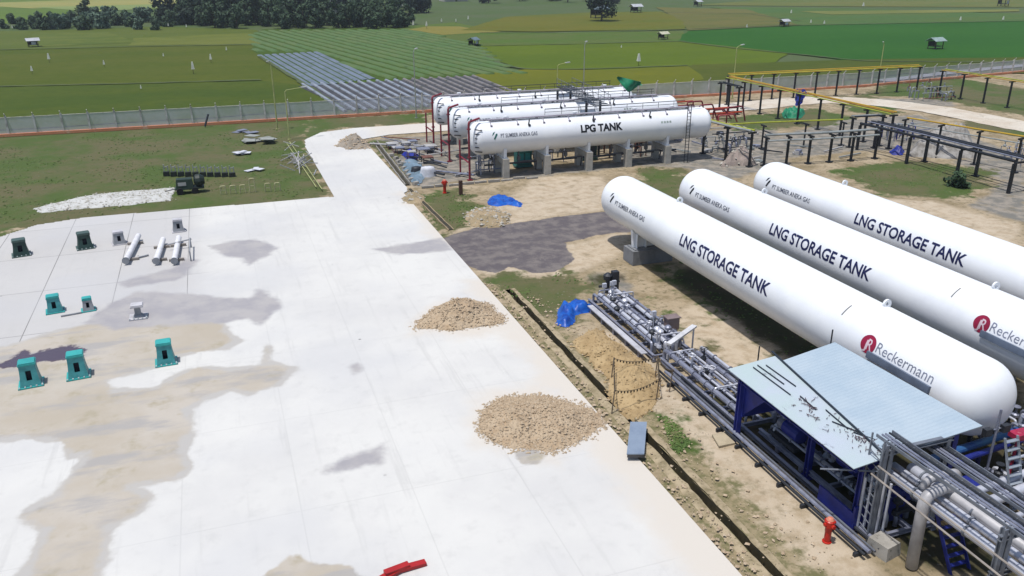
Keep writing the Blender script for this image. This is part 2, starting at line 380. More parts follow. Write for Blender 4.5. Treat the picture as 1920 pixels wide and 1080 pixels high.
path = gridmesh("concrete_path", np.arange(8.9, 72.3, .16), np.arange(73.0, 106.5, .16), lambda X, Y: .022+0*X, m_yard,
    dict(silt=[], wet=[], puddle=[], dust=lambda X, Y: np.clip((X-18)*.4, -3, 3), slabs=[], tide=[]), keep=lambda X, Y: sdist(X, Y, PATH) > 0)
tag(path, kind='structure')
def ribbon(name, cl, w, z, m, kind='structure', ww=.25):
    P = [Vector((x, y)) for x, y in cl]; Q = []
    for i in range(len(P)-1):
        n = max(2, int((P[i+1]-P[i]).length/1.2))
        for k in range(n): Q.append(P[i].lerp(P[i+1], k/n))
    Q.append(P[-1])
    for _ in range(12): Q = [Q[0]]+[(Q[i-1]+Q[i]*2+Q[i+1])/4 for i in range(1, len(Q)-1)]+[Q[-1]]
    mb = MB(); vs = []
    for i, q in enumerate(Q):
        d = (Q[min(i+1, len(Q)-1)]-Q[max(0, i-1)]).normalized(); nn = Vector((-d.y, d.x)); h = w/2
        vs += [(*(q+nn*(h+random.uniform(-ww, ww))), z), (*(q-nn*(h+random.uniform(-ww, ww))), z)]
    mb.add(vs, [(2*i, 2*i+1, 2*i+3, 2*i+2) for i in range(len(Q)-1)])
    return tag(mb.build(name, m, recalc=False), kind=kind)
m_road = M("site_road", C(232, 222, 205), .95, c2=C(215, 198, 176), scale=.25, c3=C(190, 180, 160), scale3=1.2)
ribbon("road", [(71.5, 103.2)]+pxpoly([(1500, 188), (1575, 187), (1660, 193), (1760, 206), (1870, 228), (2010, 255)]), 6.4, .05, m_road)

# ------------------------------------------------------------------ drains
m_conc = M("concrete", C(190, 184, 174), .9, c2=C(165, 160, 150), c3=C(120, 115, 105), scale=.9, scale3=3, bump=.3)
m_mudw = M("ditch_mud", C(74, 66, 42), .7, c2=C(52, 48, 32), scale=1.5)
m_soil = M("dirt", C(190, 168, 134), .95, c2=C(165, 148, 115), c3=C(120, 108, 84), scale=.7, scale3=3, bump=.6)
def drain(y0, y1, x=16.4, lab='', w=.3, x1=None):
    x1 = x if x1 is None else x1
    r = empty("drainage_channel", ((x+x1)/2, (y0+y1)/2, 0), lab, "drain", "drains beside the concrete yard")
    n = int((y1-y0)/.8); b = MB(); l = [MB(), MB()]
    for i in range(n):
        a, c = i/n, (i+1)/n; xa, xb = x+(x1-x)*a+.02*math.sin(i*1.7), x+(x1-x)*c+.02*math.sin((i+1)*1.7); ya, yb = y0+(y1-y0)*a, y0+(y1-y0)*c
        b.add([(xa-w/2, ya, .075), (xa+w/2, ya, .075), (xb+w/2, yb, .075), (xb-w/2, yb, .075)], [(0, 1, 2, 3)])
        for k, sg in ((0, -1), (1, 1)):
            h = .12 if w < .32 else (.16 if sg < 0 else .3)
            l[k].bar((xa+sg*(w/2+.05), ya, h/2-.02), (xb+sg*(w/2+.05), yb, h/2-.02), .07, h)
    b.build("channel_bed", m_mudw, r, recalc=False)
    for q in l: q.build("channel_edge", m_soil if w < .32 else m_conc, r)
r = empty("drainage_channel", (16.4, 33, 0), "long dark earth drain running beside the concrete yard past the metal sheet", "drain", "drains beside the concrete yard")
b = MB(); e = MB(); n = 74; pv = []; pe = []
for i in range(n+1):
    y = 18+29.6*i/n; wob = .03*math.sin(i*.9)+random.uniform(-.03, .03); w1 = .2+random.uniform(-.03, .03)
    j1, j2 = random.uniform(-.03, .03), random.uniform(-.03, .03)
    pe.append([(15.7, y, -.08), (15.98, y, .02+random.uniform(-.01, .02)), (16.2+wob+j1, y, .015), (16.27+wob, y, -.5), (16.53+wob, y, -.5), (16.6+wob+j2, y, .015), (16.82, y, .02+random.uniform(-.01, .02)), (17.1, y, -.08)])
for k, (lo, mmb, m_) in enumerate(((0, e, 3), (5, e, 3), (2, b, 4))):
    vs = [p for row in pe for p in row[lo:lo+m_]]
    mmb.add(vs, [(i*m_+q_, i*m_+q_+1, (i+1)*m_+q_+1, (i+1)*m_+q_) for i in range(n) for q_ in range(m_-1)])
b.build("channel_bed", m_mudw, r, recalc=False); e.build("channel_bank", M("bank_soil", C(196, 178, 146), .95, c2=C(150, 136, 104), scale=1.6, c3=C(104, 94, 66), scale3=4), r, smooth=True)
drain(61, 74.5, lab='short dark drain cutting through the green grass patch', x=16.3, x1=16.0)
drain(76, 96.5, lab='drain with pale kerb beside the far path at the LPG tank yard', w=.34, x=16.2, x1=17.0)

# ================================================================== FIELDS
def fieldmat(name, c1, c2, sc=.06, stripe=0):
    m, t, b = nodes(name); pos = N(t, 'ShaderNodeNewGeometry').outputs['Position']
    mp = N(t, 'ShaderNodeMapping'); mp.inputs['Scale'].default_value = (.5, 1, 1); mp.inputs['Rotation'].default_value = (0, 0, .25); t.links.new(pos, mp.inputs[0])
    o = varied(t, mp.outputs[0], c1, c2, sc, .38, .62); o = mix(t, mathn(t, 'MULTIPLY', ramp(t, noise(t, .025, 4, .7, mp.outputs[0]), .45, .65), .6), o, ((c1[0]+c2[0])*.62, (c1[1]+c2[1])*.56, c1[2]*1.2, 1))
    d = (c1[0]*.7, c1[1]*.76, c1[2]*.7, 1)
    o = mix(t, mathn(t, 'MULTIPLY', ramp(t, noise(t, .5, 8, .8, pos), .4, .75), .7), o, d)
    t.links.new(o, b.inputs['Base Color']); b.inputs['Roughness'].default_value = .95; b.inputs['Specular IOR Level'].default_value = .1
    return m
FN = [0]
def field(px, c1, c2, lvl, sc=.06):
    FN[0] += 1
    P = pxpoly(px); Q = []
    for i in range(len(P)):
        a, c = Vector(P[i]), Vector(P[(i+1) % len(P)]); n = max(1, int((c-a).length/6))
        for k in range(n):
            p = a.lerp(c, k/n); Q.append((p.x+(random.uniform(-.5, .5) if k else 0), p.y+(random.uniform(-.5, .5) if k else 0)))
    mb = MB(); z = .035*lvl+.0013*FN[0]; mb.add([(x, y, z) for x, y in Q], [tuple(range(len(Q)))])
    return tag(mb.build("field", fieldmat("field_crop", c1, c2, sc), recalc=False), kind='structure')
def G3(r, g, b): return C(r, g, b*.72, 1.9)
field([(-900, 170), (-900, 95), (30, 92), (480, 84), (500, 110), (600, 168), (-100, 172)], G3(90, 104, 44), G3(100, 108, 54), 1)
field([(-900, 250), (-900, 168), (-100, 165), (490, 152), (560, 160), (655, 205), (-100, 250)], G3(78, 98, 46), G3(90, 104, 48), 2)
field([(-900, 95), (-900, 62), (60, 58), (300, 50), (480, 56), (492, 84), (30, 92)], G3(104, 118, 70), G3(96, 110, 58), 1, .15)
field([(250, 72), (470, 62), (490, 83), (240, 86)], G3(122, 130, 82), G3(110, 120, 70), 2, .2)
field([(60, 64), (200, 60), (260, 80), (60, 88)], G3(116, 126, 78), G3(90, 110, 60), 2, .2)
field([(-1200, 40), (-1200, -20), (330, -20), (340, 18), (150, 18), (60, 45)], G3(110, 135, 75), G3(100, 125, 78), 1, .03)
field([(-100, 8), (150, 0), (330, -4), (330, 8), (60, 16)], G3(176, 168, 140), G3(150, 158, 120), 2, .05)
field([(60, 14), (330, 8), (330, 14), (180, 22)], G3(150, 165, 140), G3(130, 150, 120), 3, .05)
field([(470, 72), (492, 55), (780, 52), (905, 84), (985, 178), (600, 205), (640, 200), (585, 168), (480, 100)], G3(84, 108, 56), G3(72, 96, 48), 1, .1)     # vegetable beds base
field([(740, 52), (850, 42), (940, 60), (1060, 62), (1280, 58), (1290, 80), (905, 86), (780, 62)], G3(92, 120, 66), G3(104, 118, 84), 1)
field([(765, 56), (800, 50), (860, 50), (940, 60), (830, 66)], G3(150, 140, 98), G3(136, 134, 88), 2, .1)
field([(865, 57), (950, 32), (1100, 24), (1240, 22), (1290, 40), (1285, 56), (1000, 60)], G3(118, 116, 56), G3(104, 116, 56), 3, .04)
field([(1230, 14), (1400, 18), (1500, 48), (1290, 58), (1280, 40)], G3(122, 118, 88), G3(104, 112, 78), 3, .08)
field([(905, 85), (1280, 78), (1480, 100), (1440, 122), (1140, 132), (980, 130), (885, 100)], G3(104, 124, 40), G3(96, 116, 44), 2, .04)
field([(885, 142), (985, 131), (1140, 132), (1290, 125), (1320, 150), (1180, 175), (965, 180)], G3(124, 126, 44), G3(104, 114, 48), 3, .05)
field([(1150, 176), (1300, 122), (1440, 118), (1620, 112), (1910, 108), (2300, 100), (2300, 140), (1700, 138), (1500, 160), (1300, 178)], G3(86, 100, 46), G3(96, 104, 54), 2, .05)
field([(1270, 78), (1290, 58), (1500, 46), (1910, 38), (2600, 30), (2600, 110), (1910, 118), (1600, 116), (1480, 100)], G3(52, 104, 46), G3(58, 110, 48), 1, .02)
field([(1330, 14), (1500, 14), (1910, 26), (2500, 22), (2500, 34), (1910, 40), (1500, 48), (1400, 22)], G3(86, 118, 84), G3(96, 118, 80), 2, .04)
field([(1300, 10), (1500, -6), (2500, -10), (2500, 14), (1910, 14), (1500, 12)], G3(122, 124, 90), G3(104, 122, 84), 2, .03)
field([(1500, 22), (1910, 18), (1910, 22), (1560, 28)], G3(140, 142, 104), G3(120, 130, 92), 4, .05)
# earth bunds between plots
m_bund = M("bund", C(78, 94, 48), .95, c2=C(96, 106, 60), scale=.3)
for pl in ([(-300, 172), (11, 163), (250, 158), (490, 151)], [(-300, 100), (11, 94), (250, 88), (490, 84)], [(900, 62), (1050, 62), (1280, 56), (1500, 47)], [(905, 87), (1100, 83), (1285, 78)], [(905, 100), (940, 122), (985, 132), (1100, 131), (1290, 124)],
           [(1280, 79), (1380, 92), (1480, 101), (1620, 116), (1910, 118)], [(1290, 58), (1500, 48), (1910, 40), (2300, 36)], [(1240, 24), (1400, 26), (1500, 40)], [(485, 106), (585, 168), (640, 204)]):
    ribbon("bund", pxpoly(pl), .9, .19, m_bund, ww=.2)
# mulch beds and crop rows
m_plastic = M("mulch_plastic", C(168, 174, 186), .4, c2=C(140, 146, 160), scale=.5, c3=C(90, 96, 84), scale3=.5)
m_plastic2 = M("mulch_plastic_dull", C(150, 142, 140), .5, c2=C(120, 112, 106), scale=.5, c3=C(84, 84, 66), scale3=.5)
m_dsoil = M("wet_trench", C(76, 74, 76), .7, c2=C(54, 54, 56), scale=.3)
def bedstrip(name, p0, p1, w, h, m, lab, cat, grp, jit=0, seg=1.5, kind=None):
    a, c = Vector(p0), Vector(p1); d = (c-a).normalized(); nn = Vector((-d.y, d.x)); n = max(2, int((c-a).length/seg)); vs = []
    mid = (a+c)/2
    for i in range(n+1):
        p = a.lerp(c, i/n); j = lambda k=1: random.uniform(-jit, jit)*k
        for u, v in ((-.5, 0), (-.36, .8), (0, 1), (.36, .8), (.5, 0)):
            q = p+nn*(w*u*(1+j())); vs.append((q.x, q.y, .06+h*v*(1+j(1.5))))
    mb = MB(); fs = []
    for i in range(n):
        for k in range(4): fs.append((i*5+k, i*5+k+1, i*5+k+6, i*5+k+5))
    fs += [(0, 1, 2, 3, 4), tuple(n*5+k for k in (4, 3, 2, 1, 0))]
    r = mb.add(vs, fs).build(name, m, None, smooth=bool(jit))
    return tag(r, lab, cat, grp, kind)
m_plastic_b = M('mulch_plastic_blue', C(124, 134, 152), .45, c2=C(100, 112, 118), scale=.3, c3=C(84, 98, 76), scale3=.4)
LB = 20
tr = MB(); tr.prism(pxpoly([(560, 163), (890, 143), (985, 179), (650, 206)]), -.05, .12).build("trench_soil", m_dsoil)
tag(bpy.data.objects['trench_soil'], kind='structure')
for i in range(LB):
    u = i/(LB-1); A = Vector(at(566, 161)).lerp(Vector(at(887, 144)), u); Bp = Vector(at(642, 204)).lerp(Vector(at(972, 178)), u)
    s = at(566, 161)[0]
    xa = 14.4+u*(44.6-14.4); xb = 17.0+u*(45.2-17.0)
    bedstrip("mulch_bed", (xa, 148.3), (xb, 118.5), .56, .26, m_plastic if i < 11 else m_plastic2,
        'silvery plastic covered planting bed in the striped plot behind the fence' if i < 11 else 'dull brownish plastic covered planting bed behind the white LPG tanks', 'planting bed', 'silver mulch beds behind the fence' if i < 11 else 'dull mulch beds behind the tanks')
for i in range(9):
    u = i/8; a = Vector(at(487, 104)).lerp(Vector(at(592, 98)), u); c = Vector(at(584, 163)).lerp(Vector(at(700, 149)), u)
    bedstrip("mulch_bed", a, c, 1.15, .14, m_plastic_b, 'long bluish plastic covered bed beside the olive rice plot', 'planting bed', 'bluish mulch beds beside the rice plot')
m_crop = M("crop_leaves", C(84, 116, 58), .9, c2=C(98, 118, 64), scale=.12, c3=C(72, 100, 52), scale3=.3)
# green rows: parallel lines clipped to a polygon
CP = pxpoly([(470, 66), (495, 58), (775, 56), (900, 86), (940, 118), (985, 140), (890, 141), (705, 150), (600, 98), (480, 98)])
d0 = (Vector(at(671, 90))-Vector(at(567, 64))).normalized(); n0 = Vector((-d0.y, d0.x))
pr = [Vector(p).dot(n0) for p in CP]; k = min(pr)+1.2; NR = 0
while k < max(pr):
    xs = []
    for i in range(len(CP)):
        a, c = Vector(CP[i]), Vector(CP[(i+1) % len(CP)]); sa, sc_ = a.dot(n0)-k, c.dot(n0)-k
        if sa*sc_ < 0: p = a.lerp(c, sa/(sa-sc_)); xs.append(p.dot(d0))
    xs.sort()
    for q in range(0, len(xs)-1, 2):
        if xs[q+1]-xs[q] > 5:
            bedstrip("crop_row", d0*xs[q]+n0*k, d0*xs[q+1]+n0*k, 1.7, .3, m_crop, 'leafy green vegetable row in the striped plot below the dark trees', 'crop row', 'green vegetable rows', jit=.12); NR += 1
    k += 2.9

# ================================================================== FENCE
m_post = M("fence_post", C(236, 234, 228), .8, c2=C(180, 176, 168))
m_brick = M("orange_base", C(238, 162, 120), .85, c2=C(232, 146, 104), c3=C(240, 200, 170), scale=.4, scale3=.6)
m_mesh, t, b = nodes("wire_mesh")
b.inputs['Base Color'].default_value = C(232, 234, 244); b.inputs['Roughness'].default_value = .5
tp = N(t, 'ShaderNodeBsdfTransparent'); mx = N(t, 'ShaderNodeMixShader'); pos = N(t, 'ShaderNodeTexCoord').outputs['Object']
n1 = ramp(t, noise(t, .35, 3, .6, pos), .3, .7)
t.links.new(mathn(t, 'MULTIPLY_ADD', n1, .2, .46), mx.inputs[0]); t.links.new(tp.outputs[0], mx.inputs[1]); t.links.new(b.outputs[0], mx.inputs[2])
t.links.new(mx.outputs[0], t.nodes['Material Output'].inputs[0])
FL = [(-75, 115.6), (-24, 115.4), (30, 114.4), (72, 113.6), (100, 113.2), (150, 119), (190, 124)]
fr = empty("boundary_fence", (20, 114.6, 0), "long grey wire mesh boundary fence with pale posts on an orange base wall", "fence")
pts = []; 
for i in range(len(FL)-1):
    a, c = Vector(FL[i]), Vector(FL[i+1]); n = round((c-a).length/3.0)
    pts += [a.lerp(c, k/n) for k in range(n)]
base = MB(); pan = MB(); rail = MB()
for i in range(len(FL)-1):
    a, c = FL[i], FL[i+1]
    base.bar((*a, .17), (*c, .17), .5, .34)
    pan.add([(*a, .33), (*c, .33), (*c, 2.25), (*a, 2.25)], [(0, 1, 2, 3)])
    rail.tube((*a, 2.28), (*c, 2.28), .03, 5)
base.build("base_wall", m_brick, fr); pan.build("mesh_panel", m_mesh, fr, recalc=False); rail.build("top_rail", m_post, fr)
p0 = None
for p in pts:
    if abs(p.x) > 160: continue
    if p0 is None: fx, fy = fr.location.x, fr.location.y; p0 = MB().box(fx-.1, fy-.1, 0, fx+.1, fy+.1, 2.45).bar((fx, fy, 2.4), (fx, fy-.35, 2.8), .09, .09).build("post", m_post, fr); c = p0
    else: c = p0.copy(); col.objects.link(c)
    c.location = (p.x-fr.location.x, p.y-.02-fr.location.y, 0)
# grey service road outside the fence
m_sroad = M("gravel_road", C(176, 176, 182), .9, c2=C(160, 160, 168), scale=.2)
ribbon("gravel_road", [(108, 116.9)]+pxpoly([(1780, 138), (1910, 125), (2050, 116)]), 2.6, .21, m_sroad)

# ================================================================== LAMPS
m_galv = M("galvanised", C(180, 186, 176), .45, .3, c2=C(160, 166, 150))
m_lampw = M("lamp_head", C(220, 222, 216), .4)
def lamp(loc, h, lab, arm=(1, 0), al=1.4, m=None):
    r = empty("street_lamp", (*loc, 0), lab, "street lamp", "street lamps inside the fence"); x, y = loc; m = m or m_galv
    MB().tube((x, y, 0), (x, y, h), .1, 8, .06).box(x-.2, y-.2, 0, x+.2, y+.2, .06).build("pole", m, r, smooth=False)
    ax, ay = arm; e = (x+ax*al, y+ay*al, h+.35)
    am = MB().path([(x, y, h-.1), (x+ax*.15, y+ay*.15, h+.15), e], .04, 6).build("arm", m, r)
    hd = MB().bar((e[0]-ax*.1, e[1]-ay*.1, e[2]), (e[0]+ax*.6, e[1]+ay*.6, e[2]+.05), .28, .12).build("lamp_head", m_lampw, am)
m_yel2 = M("pale_yellow_paint", C(196, 200, 130), .5)
lamp((7.0, 108.9), 8.0, "tall pale lamp post beside the orange fence base left of the far path", (-.4, -.9), .5, m_yel2)
lamp((7.8, 101.8), 5.6, "shorter lamp post with a long arm, at the lawn edge by the path", (1, .1), 2.0, m_yel2)
lamp((25.2, 110.5), 8.6, "lamp post rising just left of the rear LPG tank", (.5, .2), .6)
lamp((50.0, 111.5), 8.6, "tall thin lamp post behind the rear LPG tank", (.4, .2), .5)
lamp((44.5, 108), 6.3, "yellowish lamp post with a short arm behind the rear LPG tank", (1, 0), 1.2, m_yel2)
lamp((74.3, 110.5), 7.4, "lamp post behind the corner of the yellow railed pipe rack", (.9, .2), 1.0, m_yel2)
lamp((99.8, 108.6), 7.2, "lamp post standing behind the far right pipe rack", (-.2, .2), .4, m_yel2)

# ================================================================== TANKS
m_white = M("tank_white", C(248, 250, 252, 1.36), .36, c2=C(238, 241, 246, 1.36), scale=.35, spec=.4)
m_navy = M("navy_lettering", C(30, 36, 92), .5); m_black = M("black_lettering", C(26, 28, 34), .5)
m_greyt = M("grey_lettering", C(96, 102, 122), .5); m_greyl = M("pale_grey_lettering", C(150, 156, 176), .5); m_red = M("red_emblem", C(176, 22, 70), .45); m_whl = M("white_lettering", C(250, 225, 235), .5)
m_tealt = M("teal_lettering", C(60, 130, 120), .5)
def wrap(bm, center, Rr, axis, u0, sgn, ang, off):
    yc, zc = center
    for v in bm.verts:
        th = R(ang)+v.co.y/Rr; rr = Rr+off
        a, z = yc-rr*math.cos(th), zc+rr*math.sin(th); u = u0+sgn*v.co.x
        v.co = Vector((a, u, z)) if axis == 'Y' else Vector((u, a, z))
def lettering(txt, name, m, parent, center, Rr, axis, u0, u1, ang, cap, bold=0, off=.012):
    cu = bpy.data.curves.new("t", 'FONT'); cu.body = txt; cu.size = 1; cu.offset = bold; cu.resolution_u = 3
    o = bpy.data.objects.new("t", cu); col.objects.link(o)
    dg = bpy.context.evaluated_depsgraph_get(); me = bpy.data.meshes.new_from_object(o.evaluated_get(dg))
    bpy.data.objects.remove(o)
    bm = bmesh.new(); bm.from_mesh(me)
    xs = [v.co.x for v in bm.verts]; x0, x1 = min(xs), max(xs); L = abs(u1-u0)
    capw = .69
    for v in bm.verts: v.co = Vector(((v.co.x-x0)/(x1-x0)*L, (v.co.y/capw-.5)*cap, 0))
    k = -cap
    while k < cap:
        bmesh.ops.bisect_plane(bm, geom=bm.verts[:]+bm.edges[:]+bm.faces[:], plane_co=(0, k, 0), plane_no=(0, 1, 0)); k += .09
    wrap(bm, center, Rr, axis, u0, 1 if u1 > u0 else -1, ang, off)
    w = worldloc(parent)
    for v in bm.verts: v.co -= w
    nm = bpy.data.meshes.new(name); bm.to_mesh(nm); bm.free(); nm.materials.append(m)
    oo = bpy.data.objects.new(name, nm); col.objects.link(oo); oo.parent = parent; return oo
def decal(poly_list, name, m, parent, center, Rr, axis, u0, sgn, ang, off=.012):
    bm = bmesh.new()
    for poly in poly_list: bm.faces.new([bm.verts.new((x, y, 0)) for x, y in poly])
    for k in np.arange(-.6, .6, .08): bmesh.ops.bisect_plane(bm, geom=bm.verts[:]+bm.edges[:]+bm.faces[:], plane_co=(0, k, 0), plane_no=(0, 1, 0))
    wrap(bm, center, Rr, axis, u0, sgn, ang, off); w = worldloc(parent)
    for v in bm.verts: v.co -= w
    nm = bpy.data.meshes.new(name); bm.to_mesh(nm); bm.free(); nm.materials.append(m)
    oo = bpy.data.objects.new(name, nm); col.objects.link(oo); oo.parent = parent; return oo
def headprof(Rr, L, dep):
    pr = []
    for i in range(11):
        a = math.pi/2*i/10; pr.append((max(.002, Rr*math.sin(a)**.9), dep*(1-math.cos(a)) if 0 else dep-dep*math.cos(a)))
    return pr+[(Rr, L-dep)]+[(r, L-h) for r, h in pr[::-1][1:]]
def saddle_poly(xc, zc, Rr, w, zb, n=12, over=.75):
    pts = [(xc-w/2, zb), (xc+w/2, zb)]
    a0 = math.asin(min(.95, over))
    for i in range(n+1):
        a = a0-2*a0*i/n; pts.append((xc+Rr*1.0*math.sin(a), zc-Rr*1.0*math.cos(a)))
    return pts
LOGO1 = [[(-.12, -.3), (.02, -.36), (.3, .1), (.24, .24), (.1, .14)], [(-.26, .0), (-.14, .3), (.08, .4), (-.06, .16)]]
def circ(x, y, r, n=28): return [(x+r*math.cos(2*math.pi*i/n), y+r*math.sin(2*math.pi*i/n)) for i in range(n)]
RL, ZL = 1.68, 3.4
lnglab = ["white LNG storage tank nearest the camera with its whole red emblem in view", "middle LNG storage tank of the three, its red emblem lettering cut by the picture edge", "white LNG storage tank farthest right, beside the dirt and pipe racks"]
m_seam = M("weld_seam", C(196, 200, 204), .5)
for ti, xc in enumerate((27.58, 34.1, 40.75)):
    r = empty("storage_tank", (xc, 39, 0), lnglab[ti], "storage tank", "three LNG storage tanks side by side")
    y0, y1 = 20.75, 55.1
    MB().lathe(headprof(RL, y1-y0, 1.35), (xc, y0, ZL), 72, 'Y').build("vessel", m_white, r, smooth=True)
    lettering("LNG STORAGE TANK", "lettering", m_navy, r, (xc, ZL), RL, 'Y', 42.75, 33.7, 16, .68, .025)
    lettering("PT SUMBER ANEKA GAS", "small_lettering", m_greyt, r, (xc, ZL), RL, 'Y', 51.8, 47.4, 13, .32, .012)
    decal(LOGO1, "company_emblem", m_black, r, (xc, ZL), RL, 'Y', 52.5, -1, 19)
    em = decal([circ(0, 0, .43)], "round_emblem", m_red, r, (xc, ZL), RL, 'Y', 26.45, -1, 21)
    lettering("J", "emblem_letter", m_whl, em, (xc, ZL), RL, 'Y', 26.68, 26.48, 19.5, .42, .01, .02)
    lettering("R", "emblem_letter", m_whl, em, (xc, ZL), RL, 'Y', 26.5, 26.18, 21, .5, .01, .02)
    lettering("Reckermann", "side_lettering", m_greyl, r, (xc, ZL), RL, 'Y', 25.95, 22.75, 24, .46, -.004)
    # long grey blue box raised on the flank
    th = [R(3+k*2) for k in range(6)]
    tray = [(xc-(RL+.0)*math.cos(a), ZL+RL*math.sin(a)) for a in th]+[(xc-(RL+.14)*math.cos(a), ZL+(RL+.14)*math.sin(a)) for a in th[::-1]]
    MB().prism_axis(tray, 22.7, 26.25).build("side_box", M("box_grey_blue", C(120, 134, 156), .6), r)
    MB().prism_axis([(xc-.35*math.cos(a)*RL/.35*1.001, ZL+RL*1.001*math.sin(a)) for a in [R(40+2*k) for k in range(12)]]+[(xc-RL*1.012*math.cos(a), ZL+RL*1.012*math.sin(a)) for a in [R(40+2*k) for k in range(12)][::-1]], 28.6, 28.66).build("earthing_strap", M("strap_grey", C(150, 150, 146), .6), r)
    for yl in (27.7, 46.4):     # lifting lugs
        l = MB(); n = 14; vs = []; fs = []
        for j, (a0_, rr) in enumerate(((0, .22), (0, .1))):
            for s2 in (-.05, .05):
                for i in range(n): a = 2*math.pi*i/n; vs.append((xc+.35+rr*math.cos(a), yl+s2, ZL+RL+.1+rr*math.sin(a)))
        for i in range(n):
            k2 = (i+1) % n
            fs += [(i, k2, n+k2, n+i), (2*n+i, 3*n+i, 3*n+k2, 2*n+k2), (i, 2*n+i, 2*n+k2, k2), (n+i, n+k2, 3*n+k2, 3*n+i)]
        l.add(vs, fs).build("lifting_lug", m_white, r)
    for ys in (49.6, 27.2):
        MB().box(xc-1.55, ys-.75, 0, xc+1.55, ys+.75, 1.02).box(xc-1.35, ys-.58, 1.023, xc+1.35, ys+.58, 1.1).build("concrete_plinth", M("plinth", C(150, 152, 156), .9, c2=C(128, 130, 134), scale=1.2, bump=.2), r)
        s = MB(); s.prism_axis(saddle_poly(xc, ZL, RL+.03, 2.5, 1.12, over=.8), ys-.16, ys+.16)
        for k in (-1.1, -.4, .4, 1.1): s.box(xc+k-.03, ys-.42, 1.12, xc+k+.03, ys+.42, ZL-math.sqrt(max(.1, RL*RL-k*k))-.02)
        s.build("saddle", m_white, r)
